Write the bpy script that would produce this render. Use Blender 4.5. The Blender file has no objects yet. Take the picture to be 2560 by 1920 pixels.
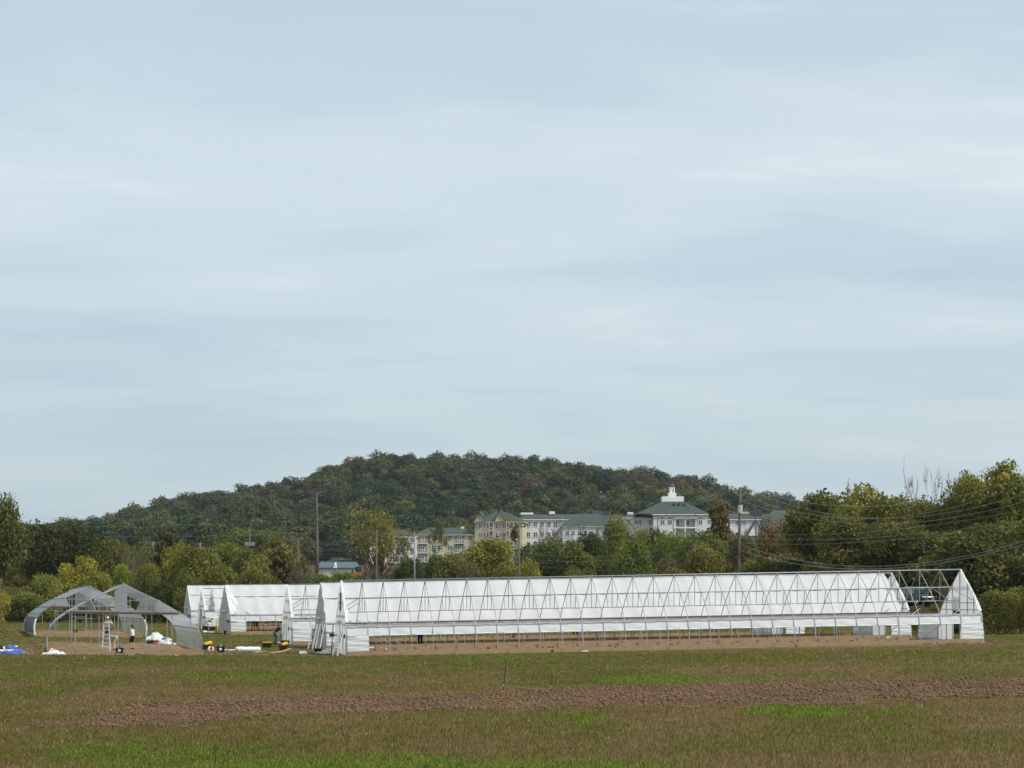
import bpy, bmesh, math, random
import numpy as np
from mathutils import Vector, Matrix

R = random.Random(7)
NR = np.random.RandomState(7)
scene = bpy.context.scene
C = scene.collection

# ------------------------------------------------------------------ camera
F_PX, CX, YH = 5696.0, 1280.0, 1490.0          # focal length, centre and horizon of the 2560 px wide photograph
cd = bpy.data.cameras.new('camera')
cd.sensor_width = 36.0
cd.lens = 36.0 * F_PX / 2560.0
cd.shift_y = (YH - 960.0) / 2560.0
cd.clip_start = 0.5
cd.clip_end = 20000
cam = bpy.data.objects.new('camera', cd)
cam.rotation_euler = (math.radians(90), 0, 0)
C.objects.link(cam)
scene.camera = cam

# ------------------------------------------------------------------ sky, sun, exposure
SUN_EL, SUN_AZ = math.radians(50), math.radians(118)   # azimuth clockwise from +Y (the view direction)
world = bpy.data.worlds.new('World')
scene.world = world
world.use_nodes = True
nt = world.node_tree
nt.nodes.clear()
def N(t, **k):
    n = nt.nodes.new(t)
    for a, b in k.items():
        setattr(n, a, b)
    return n
def LK(a, b):
    nt.links.new(a, b)
out = N('ShaderNodeOutputWorld')
bg = N('ShaderNodeBackground')
SKY_STRENGTH = 0.12
bg.inputs['Strength'].default_value = SKY_STRENGTH
sky = N('ShaderNodeTexSky')
sky.sky_type = 'NISHITA'
sky.sun_disc = False
sky.sun_elevation = SUN_EL
sky.sun_rotation = SUN_AZ
sky.air_density = 1.0
sky.dust_density = 2.0
tc = N('ShaderNodeTexCoord')
sp = N('ShaderNodeSeparateXYZ')
LK(tc.outputs['Generated'], sp.inputs[0])
def math_n(op, a, b=None, clamp=False):
    n = N('ShaderNodeMath', operation=op, use_clamp=clamp)
    for i, v in enumerate((a, b)):
        if v is None:
            continue
        if isinstance(v, (int, float)):
            n.inputs[i].default_value = v
        else:
            LK(v, n.inputs[i])
    return n.outputs[0]
zz = math_n('ADD', math_n('MAXIMUM', sp.outputs['Z'], 0.0), 0.09)
u = math_n('DIVIDE', sp.outputs['X'], zz)
v = math_n('DIVIDE', sp.outputs['Y'], zz)
cb = N('ShaderNodeCombineXYZ')
LK(u, cb.inputs[0]); LK(v, cb.inputs[1])
def cloud_noise(rot, scl, loc, detail, rough, dist):
    m = N('ShaderNodeMapping')
    m.inputs['Rotation'].default_value = (0, 0, rot)
    m.inputs['Scale'].default_value = scl
    m.inputs['Location'].default_value = loc
    LK(cb.outputs[0], m.inputs['Vector'])
    n = N('ShaderNodeTexNoise')
    n.inputs['Scale'].default_value = 1.0
    n.inputs['Detail'].default_value = detail
    n.inputs['Roughness'].default_value = rough
    n.inputs['Distortion'].default_value = dist
    LK(m.outputs[0], n.inputs['Vector'])
    return n.outputs['Fac']
n1 = cloud_noise(0.12, (0.75, 1.15, 1), (3.1, 0.6, 0), 3.0, 0.45, 0.5)     # broad banks
n2 = cloud_noise(-0.25, (1.9, 3.4, 1), (7.7, 2.2, 3), 5.0, 0.55, 0.9)      # streaks inside them
def ramp(fac, stops, interp='EASE'):
    r = N('ShaderNodeValToRGB')
    r.color_ramp.interpolation = interp
    el = r.color_ramp.elements
    while len(el) > 1:
        el.remove(el[-1])
    el[0].position, el[0].color = stops[0][0], (*stops[0][1], 1)
    for p, c in stops[1:]:
        e = el.new(p); e.color = (*c, 1)
    LK(fac, r.inputs[0])
    return r.outputs[0]
n3 = cloud_noise(0.5, (5.0, 8.5, 1), (1.2, 5.5, 9), 6.0, 0.6, 1.4)     # fine wisps
mixn = math_n('ADD', math_n('ADD', math_n('MULTIPLY', n1, 0.70), math_n('MULTIPLY', n2, 0.22)), math_n('MULTIPLY', n3, 0.08))
K = 1.0 / SKY_STRENGTH
def kc(c):
    return tuple(x for x in c)
cloud_col = ramp(mixn, [(0.31, (.365, .455, .535)), (0.43, (.430, .520, .580)), (0.54, (.500, .578, .618)), (0.68, (.605, .662, .690))])
low_col = (.385, .472, .515)
hz = math_n('MULTIPLY', math_n('MAXIMUM', sp.outputs['Z'], 0.0), 6.0, clamp=True)
hz = math_n('POWER', hz, 0.8)
mx0 = N('ShaderNodeMix', data_type='RGBA')
LK(hz, mx0.inputs['Factor'])
mx0.inputs['A'].default_value = (*low_col, 1)
LK(cloud_col, mx0.inputs['B'])
sc_ = N('ShaderNodeVectorMath', operation='SCALE')
LK(mx0.outputs['Result'], sc_.inputs[0])
sc_.inputs['Scale'].default_value = K
mx = N('ShaderNodeMix', data_type='RGBA')
mx.inputs['Factor'].default_value = 0.88            # thin overcast: most of the blue sky is veiled
LK(sky.outputs[0], mx.inputs['A'])
LK(sc_.outputs[0], mx.inputs['B'])
LK(mx.outputs['Result'], bg.inputs['Color'])
LK(bg.outputs[0], out.inputs[0])

sd = bpy.data.lights.new('sun', 'SUN')
sd.energy = 3.1
sd.angle = math.radians(9)
sd.color = (1.0, 0.95, 0.87)
sun = bpy.data.objects.new('sun', sd)
dirv = Vector((math.sin(SUN_AZ) * math.cos(SUN_EL), math.cos(SUN_AZ) * math.cos(SUN_EL), math.sin(SUN_EL)))
sun.rotation_euler = (-dirv).to_track_quat('-Z', 'Y').to_euler()
sun.location = dirv * 300
C.objects.link(sun)
vs = scene.view_settings
vs.view_transform = 'Standard'
vs.look = 'None'
vs.exposure = 0.42
vs.gamma = 1.0
vs.use_curve_mapping = False
scene.cycles.max_bounces = 6
scene.cycles.diffuse_bounces = 3
scene.cycles.glossy_bounces = 2
scene.cycles.transmission_bounces = 3
scene.cycles.volume_bounces = 0
scene.cycles.use_denoising = True
scene.cycles.denoiser = 'OPENIMAGEDENOISE'
scene.cycles.denoising_input_passes = 'RGB_ALBEDO_NORMAL'
scene.cycles.denoising_prefilter = 'ACCURATE'
scene.render.film_transparent = False

# ------------------------------------------------------------------ helpers
def px(x, y, Y):
    """Survey point: pixel of the photograph at a known distance Y."""
    return Vector(((x - CX) * Y / F_PX, Y, (YH - y) * Y / F_PX))

class MB:
    """Collects simple shapes into one mesh."""
    def __init__(s):
        s.v, s.f = [], []
    def add(s, vs, fs):
        o = len(s.v)
        s.v += [tuple(p) for p in vs]
        s.f += [tuple(i + o for i in f) for f in fs]
        return s
    def box(s, lo, hi, M=None):
        x0, y0, z0 = lo; x1, y1, z1 = hi
        vs = [Vector(p) for p in ((x0,y0,z0),(x1,y0,z0),(x1,y1,z0),(x0,y1,z0),(x0,y0,z1),(x1,y0,z1),(x1,y1,z1),(x0,y1,z1))]
        if M is not None:
            vs = [M @ p for p in vs]
        return s.add(vs, [(0,3,2,1),(4,5,6,7),(0,1,5,4),(1,2,6,5),(2,3,7,6),(3,0,4,7)])
    def tube(s, pts, r, n=6, cap=True):
        pts = [Vector(p) for p in pts]
        m = len(pts)
        rs = r if isinstance(r, (list, tuple)) else [r] * m
        rings = []
        prev = None
        for i, p in enumerate(pts):
            t = (pts[min(i + 1, m - 1)] - pts[max(i - 1, 0)])
            if t.length < 1e-9:
                t = Vector((0, 0, 1))
            t.normalize()
            if prev is None:
                up = Vector((0, 0, 1)) if abs(t.z) < 0.9 else Vector((1, 0, 0))
                x = t.cross(up).normalized()
            else:
                x = (prev - t * prev.dot(t))
                x = x.normalized() if x.length > 1e-6 else t.orthogonal().normalized()
            prev = x
            y = t.cross(x)
            rings.append([p + (x * math.cos(2*math.pi*k/n) + y * math.sin(2*math.pi*k/n)) * rs[i] for k in range(n)])
        vs = [q for ring in rings for q in ring]
        fs = [(i*n+k, i*n+(k+1) % n, (i+1)*n+(k+1) % n, (i+1)*n+k) for i in range(m-1) for k in range(n)]
        if cap:
            fs += [tuple(range(n-1, -1, -1)), tuple((m-1)*n+k for k in range(n))]
        return s.add(vs, fs)
    def bar(s, p, q, w, h=None):
        """square bar"""
        h = h or w
        p, q = Vector(p), Vector(q)
        t = (q - p).normalized()
        up = Vector((0, 0, 1)) if abs(t.z) < 0.95 else Vector((0, 1, 0))
        x = t.cross(up).normalized() * w / 2
        y = x.normalized().cross(t) * h / 2
        vs = [p-x-y, p+x-y, p+x+y, p-x+y, q-x-y, q+x-y, q+x+y, q-x+y]
        return s.add(vs, [(0,3,2,1),(4,5,6,7),(0,1,5,4),(1,2,6,5),(2,3,7,6),(3,0,4,7)])
    def ball(s, c, rx, ry=None, rz=None, n=8, m=6, M=None):
        ry = ry or rx; rz = rz or rx
        c = Vector(c)
        vs = [Vector((0, 0, -1))]
        for i in range(1, m):
            a = -math.pi/2 + math.pi*i/m
            for k in range(n):
                b = 2*math.pi*k/n
                vs.append(Vector((math.cos(a)*math.cos(b), math.cos(a)*math.sin(b), math.sin(a))))
        vs.append(Vector((0, 0, 1)))
        vs = [Vector((p.x*rx, p.y*ry, p.z*rz)) for p in vs]
        if M is not None:
            vs = [M @ p for p in vs]
        vs = [c + p for p in vs]
        fs = [(0, 1+(k+1) % n, 1+k) for k in range(n)]
        for i in range(m-2):
            for k in range(n):
                fs.append((1+i*n+k, 1+i*n+(k+1) % n, 1+(i+1)*n+(k+1) % n, 1+(i+1)*n+k))
        top = len(vs) - 1
        b0 = 1 + (m-2)*n
        fs += [(b0+k, b0+(k+1) % n, top) for k in range(n)]
        return s.add(vs, fs)
    def grid(s, fn, nu, nv):
        vs = [fn(i/nu, j/nv) for j in range(nv+1) for i in range(nu+1)]
        w = nu + 1
        return s.add(vs, [(j*w+i, j*w+i+1, (j+1)*w+i+1, (j+1)*w+i) for j in range(nv) for i in range(nu)])
    def mesh(s, name, mat, smooth=False):
        me = bpy.data.meshes.new(name)
        me.from_pydata(s.v, [], s.f)
        if mat is not None:
            me.materials.append(mat)
        if smooth:
            me.polygons.foreach_set('use_smooth', [True]*len(me.polygons))
        me.update()
        return me

def np_mesh(name, V, Fq, mat, attrs=None, smooth=False):
    """V (n,3), Fq (m,k) numpy -> mesh; attrs: name -> float array or (n,4) colour array"""
    me = bpy.data.meshes.new(name)
    n, (m, k) = len(V), Fq.shape
    me.vertices.add(n)
    me.vertices.foreach_set('co', V.astype(np.float32).ravel())
    me.loops.add(m*k)
    me.loops.foreach_set('vertex_index', Fq.astype(np.int32).ravel())
    me.polygons.add(m)
    me.polygons.foreach_set('loop_start', (np.arange(m)*k).astype(np.int32))
    me.polygons.foreach_set('loop_total', np.full(m, k, np.int32))
    if smooth:
        me.polygons.foreach_set('use_smooth', np.ones(m, bool))
    for a, val in (attrs or {}).items():
        if val.ndim == 1:
            at = me.attributes.new(a, 'FLOAT', 'POINT')
            at.data.foreach_set('value', val.astype(np.float32))
        else:
            at = me.attributes.new(a, 'FLOAT_COLOR', 'POINT')
            at.data.foreach_set('color', val.astype(np.float32).ravel())
    me.materials.append(mat)
    me.update(calc_edges=True)
    return me

def obj(name, me, parent=None, loc=(0, 0, 0), rot=None, scale=None):
    o = bpy.data.objects.new(name, me)
    C.objects.link(o)
    o.location = loc
    if rot is not None:
        o.rotation_euler = rot
    if scale is not None:
        o.scale = scale
    if parent is not None:
        o.parent = parent
    return o
def tag(o, label=None, cat=None, group=None, kind=None):
    if label: o['label'] = label
    if cat: o['category'] = cat
    if group: o['group'] = group
    if kind: o['kind'] = kind
    return o
def thing(name, label, cat, loc=(0, 0, 0), rz=0.0, group=None):
    o = bpy.data.objects.new(name, None)
    o.empty_display_size = 0.3
    C.objects.link(o)
    o.location = loc
    o.rotation_euler = (0, 0, rz)
    return tag(o, label, cat, group)

# ------------------------------------------------------------------ materials
def material(name, base, rough=0.7, spec=0.3, metal=0.0, noise=None, bump=None, translucent=0.0, coords='Object'):
    """noise=(scale, amount[, (sx,sy,sz)]) varies the base colour; bump=(scale, strength[, (sx,sy,sz)])"""
    m = bpy.data.materials.new(name)
    m.use_nodes = True
    t = m.node_tree
    b = t.nodes['Principled BSDF']
    b.inputs['Base Color'].default_value = (*base, 1)
    b.inputs['Roughness'].default_value = rough
    b.inputs['Specular IOR Level'].default_value = spec
    b.inputs['Metallic'].default_value = metal
    def tex(scale, st):
        c = t.nodes.new('ShaderNodeTexCoord')
        mp = t.nodes.new('ShaderNodeMapping')
        mp.inputs['Scale'].default_value = st or (1, 1, 1)
        t.links.new(c.outputs[coords], mp.inputs[0])
        n = t.nodes.new('ShaderNodeTexNoise')
        n.inputs['Scale'].default_value = scale
        n.inputs['Detail'].default_value = 5
        n.inputs['Roughness'].default_value = 0.6
        t.links.new(mp.outputs[0], n.inputs['Vector'])
        return n.outputs['Fac']
    if noise:
        f = tex(noise[0], noise[2] if len(noise) > 2 else None)
        r = t.nodes.new('ShaderNodeValToRGB')
        a = noise[1]
        r.color_ramp.elements[0].position = 0.3
        r.color_ramp.elements[1].position = 0.7
        r.color_ramp.elements[0].color = (*[max(0, x*(1-a)) for x in base], 1)
        r.color_ramp.elements[1].color = (*[min(1, x*(1+a)) for x in base], 1)
        t.links.new(f, r.inputs[0])
        t.links.new(r.outputs[0], b.inputs['Base Color'])
    if bump:
        f = tex(bump[0], bump[2] if len(bump) > 2 else None)
        bn = t.nodes.new('ShaderNodeBump')
        bn.inputs['Strength'].default_value = bump[1]
        bn.inputs['Distance'].default_value = 0.1
        t.links.new(f, bn.inputs['Height'])
        t.links.new(bn.outputs[0], b.inputs['Normal'])
    if translucent:
        tr = t.nodes.new('ShaderNodeBsdfTranslucent')
        tr.inputs['Color'].default_value = (*base, 1)
        ms = t.nodes.new('ShaderNodeMixShader')
        ms.inputs[0].default_value = translucent
        o = t.nodes['Material Output']
        t.links.new(b.outputs[0], ms.inputs[1])
        t.links.new(tr.outputs[0], ms.inputs[2])
        t.links.new(ms.outputs[0], o.inputs['Surface'])
    return m

def leaf_material(name, trans=0.35, random_stops=None):
    """leaf colour = object's own colour (or a pick per instance) varied from clump to clump and leaf to leaf"""
    m = bpy.data.materials.new(name)
    m.use_nodes = True
    t = m.node_tree
    b = t.nodes['Principled BSDF']
    b.inputs['Roughness'].default_value = 0.65
    b.inputs['Specular IOR Level'].default_value = 0.15
    oi = t.nodes.new('ShaderNodeObjectInfo')
    if random_stops:
        r = t.nodes.new('ShaderNodeValToRGB')
        r.color_ramp.interpolation = 'CONSTANT'
        el = r.color_ramp.elements
        el[0].position, el[0].color = random_stops[0][0], (*random_stops[0][1], 1)
        el[1].position, el[1].color = random_stops[1][0], (*random_stops[1][1], 1)
        for p, c in random_stops[2:]:
            e = el.new(p); e.color = (*c, 1)
        ia = t.nodes.new('ShaderNodeAttribute'); ia.attribute_type = 'INSTANCER'; ia.attribute_name = 'kind_pick'
        t.links.new(ia.outputs['Fac'], r.inputs[0])
        col = r.outputs[0]
    else:
        col = oi.outputs['Color']
    at = t.nodes.new('ShaderNodeAttribute')
    at.attribute_name = 'tint'
    hs = t.nodes.new('ShaderNodeHueSaturation')
    mr = t.nodes.new('ShaderNodeMapRange')
    mr.inputs['To Min'].default_value = 0.5
    mr.inputs['To Max'].default_value = 1.7
    t.links.new(at.outputs['Fac'], mr.inputs['Value'])
    mr2 = t.nodes.new('ShaderNodeMapRange')
    mr2.inputs['To Min'].default_value = 0.525
    mr2.inputs['To Max'].default_value = 0.475
    t.links.new(at.outputs['Fac'], mr2.inputs['Value'])
    t.links.new(mr2.outputs[0], hs.inputs['Hue'])
    t.links.new(mr.outputs[0], hs.inputs['Value'])
    t.links.new(col, hs.inputs['Color'])
    t.links.new(hs.outputs[0], b.inputs['Base Color'])
    tr = t.nodes.new('ShaderNodeBsdfTranslucent')
    t.links.new(hs.outputs[0], tr.inputs['Color'])
    ms = t.nodes.new('ShaderNodeMixShader')
    ms.inputs[0].default_value = trans
    o = t.nodes['Material Output']
    t.links.new(b.outputs[0], ms.inputs[1])
    t.links.new(tr.outputs[0], ms.inputs[2])
    t.links.new(ms.outputs[0], o.inputs['Surface'])
    return m

M_PLASTIC = material('white_film', (.70, .715, .725), .32, .4, noise=(1.2, .06), bump=(1.1, .26, (1, 2.0, 2.0)), translucent=.36)
M_CURTAIN = material('white_curtain_film', (.68, .70, .72), .38, .35, noise=(1.5, .07), bump=(1.4, .2, (1.6, 1.2, .8)), translucent=.25)
M_PANEL = material('white_woven_film', (.68, .70, .71), .45, .3, noise=(2.0, .06), bump=(1.6, .22, (.7, .7, 3.2)), translucent=.22)
M_GABLE = material('milky_gable_film', (.72, .73, .73), .5, .25, noise=(.9, .07, (1, 1, .4)), bump=(1.2, .2, (1.5, 1.5, .5)), translucent=.58)
M_STEEL = material('galvanised_steel', (.31, .34, .36), .45, .5, metal=.3, noise=(6, .18))
M_STEEL_D = material('weathered_steel', (.30, .33, .35), .5, .5, metal=.25, noise=(6, .2))
M_ALU = material('aluminium', (.52, .54, .56), .5, .4, metal=.2, noise=(8, .1))
M_HIP = material('brown_hip_board', (.13, .075, .06), .75, .2, noise=(4, .3))
M_PLANK = material('raw_plank', (.33, .235, .140), .8, .2, noise=(3, .25, (.4, 3, 6)))
M_PLANK2 = material('weathered_plank', (.40, .30, .22), .8, .2, noise=(3, .25, (.4, 3, 6)))
M_SOIL = material('bare_soil', (.275, .185, .108), .95, .1, noise=(.9, .35), bump=(6, .8))
M_SOIL_B = material('brown_stony_soil', (.22, .145, .088), .95, .1, noise=(1.1, .45), bump=(7, .9))
M_TILL = material('tilled_soil', (.128, .076, .042), .95, .1, noise=(1.6, .5), bump=(8, 1.0))
M_CLOD = material('soil_clod', (.125, .072, .046), .95, .1, noise=(2.5, .45))
M_CLOD_T = material('pale_soil_clod', (.25, .165, .105), .95, .1, noise=(2.5, .45))
M_BARK = material('bark', (.085, .068, .052), .9, .1, noise=(4, .35, (3, 3, .5)))
M_BARK_P = material('pale_bark', (.24, .22, .20), .9, .1, noise=(4, .3, (3, 3, .5)))
M_BARK_G = material('grey_twigs', (.15, .135, .12), .9, .1, noise=(4, .3))
M_LEAF = leaf_material('leaves')
M_BLACKP = material('black_plastic', (.012, .012, .013), .4, .4, noise=(5, .3))
M_YELLOWP = material('yellow_plastic', (.62, .36, .02), .45, .4, noise=(5, .1))
M_WHITEP = material('white_plastic', (.72, .73, .73), .4, .4, noise=(5, .06))
M_BAG = material('crumpled_white_film', (.80, .81, .81), .3, .5, noise=(3, .08), bump=(7, .5), translucent=.25)
M_BLUE = material('blue_tarp', (.035, .10, .36), .45, .4, noise=(3, .3), bump=(9, .7))
M_RED = material('red_cloth', (.32, .03, .02), .7, .2, noise=(5, .3))
M_CARD = material('cardboard', (.40, .28, .16), .85, .1, noise=(3, .15))
M_CARD_D = material('old_cardboard', (.22, .125, .055), .9, .1, noise=(3, .2))
M_DARKW = material('dark_board', (.03, .022, .018), .7, .2, noise=(3, .3))
M_MOTOR = material('blue_motor', (.025, .035, .12), .5, .4)
M_POLEW = material('weathered_pole_wood', (.105, .095, .068), .9, .1, noise=(3, .3, (4, 4, .3)))
M_POLE_B = material('brown_steel_pole', (.14, .105, .09), .6, .4, noise=(2, .2))
M_POLE_G = material('grey_steel_pole', (.15, .17, .18), .5, .4, metal=.3, noise=(2, .15))
M_WIRE = material('power_wire', (.20, .20, .19), .6, .3)
M_WIRE_D = material('dark_cable', (.03, .03, .03), .6, .3)
M_TRANSF = material('grey_transformer', (.45, .47, .48), .5, .4)
M_CREAM = material('cream_siding', (.48, .43, .29), .8, .2, noise=(.5, .06), bump=(3, .3, (.02, .02, 3)))
M_CREAM2 = material('pale_cream_siding', (.58, .49, .31), .8, .2, noise=(.5, .06), bump=(3, .3, (.02, .02, 3)))
M_WSIDE = material('white_siding', (.62, .635, .64), .75, .2, noise=(.5, .05), bump=(3, .3, (.02, .02, 3)))
M_TRIM = material('white_trim', (.76, .76, .74), .6, .3, noise=(1, .04))
M_ROOF = material('green_shingle_roof', (.055, .072, .064), .85, .2, noise=(.6, .18), bump=(5, .4))
M_ROOFG = material('grey_shingle_roof', (.10, .11, .125), .85, .2, noise=(.6, .2), bump=(5, .4))
M_SLATE = material('dark_roof_equipment', (.045, .055, .07), .7, .3, noise=(1, .2))
M_PANE = material('window_pane', (.035, .04, .048), .08, .6, noise=(.4, .4))
M_SHADE = material('recess_shade_grey', (.20, .19, .18), .8, .2, noise=(1, .1))  # grey that paints balcony shade; the gable vents share it
M_BRICK = material('red_brown_brick', (.16, .085, .065), .85, .2, noise=(2, .25), bump=(6, .4))
M_SKIN = material('skin', (.42, .25, .17), .55, .3, noise=(10, .08))
M_HAIRD = material('dark_hair', (.025, .015, .010), .6, .3, noise=(20, .3))
M_HAIRB = material('brown_hair', (.09, .05, .025), .6, .3, noise=(20, .3))
M_EYE = material('eye', (.02, .02, .02), .3, .5)
M_CARP = material('dark_car_paint', (.018, .022, .030), .22, .6, metal=.2, noise=(2, .1))
M_GLASSC = material('car_glass', (.045, .060, .068), .05, .8)
M_CHROME = material('chrome_trim', (.55, .56, .58), .2, .6, metal=.9)
M_LAMP = material('headlight_lens', (.70, .72, .74), .12, .7)
M_TYRE = material('tyre_rubber', (.015, .015, .015), .8, .2)
M_ORANGE = material('orange_wood', (.30, .105, .035), .7, .2, noise=(3, .2))

# ------------------------------------------------------------------ value noise
_tab = NR.rand(256, 256)
def vnoise(x, y, octaves=3):
    x = np.asarray(x, float); y = np.asarray(y, float)
    tot, amp, s = 0.0, 1.0, 0.0
    for o in range(octaves):
        xi = np.floor(x).astype(int); yi = np.floor(y).astype(int)
        fx = x - xi; fy = y - yi
        fx = fx*fx*(3-2*fx); fy = fy*fy*(3-2*fy)
        a = _tab[xi % 256, yi % 256]; b = _tab[(xi+1) % 256, yi % 256]
        c = _tab[xi % 256, (yi+1) % 256]; d = _tab[(xi+1) % 256, (yi+1) % 256]
        tot = tot + amp*((a*(1-fx)+b*fx)*(1-fy)+(c*(1-fx)+d*fx)*fy)
        s += amp
        amp *= .5
        x = x*2.03+17.3; y = y*2.03+5.1
    return tot/s
def sstep(a, b, x):
    t = np.clip((np.asarray(x, float)-a)/(b-a), 0, 1)
    return t*t*(3-2*t)

# ------------------------------------------------------------------ terrain
RIDGE_PX = [(-200, 1400), (-60, 1352), (80, 1318), (200, 1300), (300, 1275), (400, 1245), (500, 1225), (600, 1215), (680, 1200), (760, 1185), (820, 1158),
            (860, 1142), (950, 1132), (1080, 1128), (1200, 1132), (1300, 1136), (1400, 1140), (1500, 1156), (1600, 1172), (1700, 1186),
            (1800, 1204), (1900, 1224), (2000, 1240), (2100, 1256), (2300, 1300), (2560, 1360), (2900, 1420)]
YR = 1500.0
_rx = np.array([(x-CX)*YR/F_PX for x, y in RIDGE_PX])
_rz = np.array([(YH-y)*YR/F_PX - 22.0 for x, y in RIDGE_PX])
def lateral(X):
    return np.interp(X, [-300, -60, -30, -11, 12, 35, 60, 200], [-3.0, -3.75, -3.92, -4.08, -3.66, -3.20, -2.75, -1.8])
def terrain(X, Y):
    X = np.asarray(X, float); Y = np.asarray(Y, float)
    z = lateral(X) + np.maximum(0, 44-Y)*0.055
    z = z + np.interp(Y, [0, 355, 430, 520, 750, 900], [0, 0, 6.5, 11, 13, 14])
    z = z + 1.9*sstep(196, 218, Y)*sstep(24, 40, X)*(1-sstep(300, 380, Y))
    h = np.maximum(0, np.interp(X*YR/np.maximum(Y, 900), _rx, _rz) - 10.0)
    up = sstep(840, 1500, Y)**1.15
    dn = np.exp(-np.maximum(0, Y-1500)**2/(2*500.0**2))
    z = z + h*up*dn
    z = z + 0.05*(vnoise(X*.35, Y*.22, 2)-.5)*sstep(30, 50, Y) + .25*(vnoise(X*.05+9, Y*.04, 2)-.5)*(1-sstep(120, 150, Y))
    return z
def tz(X, Y):
    return float(terrain(X, Y))
def gpx(x, y):
    """ground point seen at a pixel of the photograph (field part, nearer than 360 m)"""
    Y = 120.0
    for _ in range(60):
        X = (x-CX)*Y/F_PX
        Y = .5*Y + .5*F_PX*(-float(lateral(X)))/max(8.0, (y-YH))
    return (x-CX)*Y/F_PX, Y
# ------------------------------------------------------------------ ground cover masks (what grows where)
def W(x, y):
    return gpx(x, y)
PATCH = []      # (X, Y, rx, ry, kind, strength): kind 0 bright clover, 1 green grass
def patch(x, y, hx, hy, kind, s=1.0):
    X, Y = W(x, y)
    Ya = W(x, y-hy)[1]; Yb = W(x, y+hy)[1] if y+hy < 1990 else Y-4
    PATCH.append((X, Y, hx*Y/F_PX, abs(Ya-Yb)/2, kind, s))
patch(570, 1697, 150, 10, 0, .8); patch(660, 1692, 260, 14, 1, .8)
patch(1630, 1698, 150, 11, 0, 1.0); patch(1470, 1683, 260, 26, 1, 1.0); patch(1800, 1697, 160, 8, 0, .55)
patch(2075, 1693, 75, 5, 0, .9)
patch(1985, 1782, 110, 14, 0, .85); patch(2120, 1805, 240, 36, 1, .9); patch(2240, 1783, 60, 8, 0, .45)
patch(700, 1912, 460, 20, 0, 1.1); patch(1350, 1916, 330, 13, 0, 1.1); patch(300, 1872, 170, 22, 0, .6); patch(500, 1880, 420, 34, 1, .9)
patch(1430, 1800, 80, 18, 0, .45); patch(1440, 1815, 150, 34, 1, .8); patch(1300, 1830, 500, 50, 1, .35)
patch(130, 1725, 110, 45, 1, .9); patch(60, 1670, 190, 40, 1, .8); patch(40, 1600, 140, 45, 1, .9); patch(110, 1690, 70, 10, 0, .35)
patch(1240, 1642, 120, 10, 0, .35); patch(1300, 1655, 520, 26, 1, .8); patch(2350, 1650, 330, 30, 1, .6)
patch(2480, 1700, 230, 16, 1, .35); patch(600, 1650, 400, 22, 1, .65); patch(2450, 1850, 150, 40, 1, .6)
patch(900, 1850, 300, 18, 1, .5); patch(620, 1610, 260, 22, 1, .9); patch(2500, 1598, 140, 12, 1, 1.0); patch(1750, 1870, 130, 26, 1, .5)
patch(330, 1850, 480, 55, 1, .48); patch(1500, 1652, 760, 20, 1, .85); patch(2080, 1850, 420, 46, 1, .6); patch(420, 1888, 330, 26, 0, .45)
def masks(X, Y):
    X = np.asarray(X, float); Y = np.asarray(Y, float)
    n = vnoise(X*.30+3, Y*.16+1, 4)
    n2 = vnoise(X*1.3, Y*.7, 3)
    br = np.zeros_like(X); gr = np.zeros_like(X)
    for (x0, y0, rx, ry, k, s) in PATCH:
        d = np.sqrt(((X-x0)/rx)**2 + ((Y-y0)/max(ry, .8))**2)
        m = s*(1-sstep(.55, 1.25, d + (n-.5)*1.1))
        if k == 0: br = np.maximum(br, m)
        else: gr = np.maximum(gr, m)
    far = sstep(168, 185, Y)
    gr = np.maximum(gr, far*(.55+.5*n))
    band = vnoise(X*.045+Y*.03+11, Y*.13-X*.012+4, 3)
    gr = np.clip(.42*sstep(.46, .66, band)+gr*(.75+.6*(n2-.3)) + .30*sstep(.52, .72, n), 0, 1)
    br = np.clip(br*(.7+.9*(n2-.25)), 0, 1)
    return br, gr

# ------------------------------------------------------------------ ground
def axis(segments):
    a = []
    for lo, hi, st in segments:
        a.append(np.arange(lo, hi, st))
    a.append([segments[-1][1]])
    return np.concatenate(a)
gx = axis([(-4200, -1400, 350), (-1400, -420, 70), (-420, -120, 12), (-120, -50, 2.5), (-50, 56, .75), (56, 120, 2.5), (120, 400, 12), (400, 1400, 70), (1400, 4200, 350)])
gy = axis([(-60, 40, 5), (40, 60, .6), (60, 190, .75), (190, 260, 1.8), (260, 560, 6), (560, 1700, 22), (1700, 4000, 230), (4000, 9000, 1000)])
GX, GY = np.meshgrid(gx, gy)
GZ = terrain(GX, GY)
GV = np.stack([GX.ravel(), GY.ravel(), GZ.ravel()], 1)
nx, ny = len(gx), len(gy)
ii = (np.arange(ny-1)[:, None]*nx + np.arange(nx-1)[None]).ravel()
GF = np.stack([ii, ii+1, ii+nx+1, ii+nx], 1)
_b, _g = masks(GX.ravel(), GY.ravel())
woods = sstep(352, 400, GY.ravel())
M_GROUND = bpy.data.materials.new('field_ground')
M_GROUND.use_nodes = True
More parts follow.
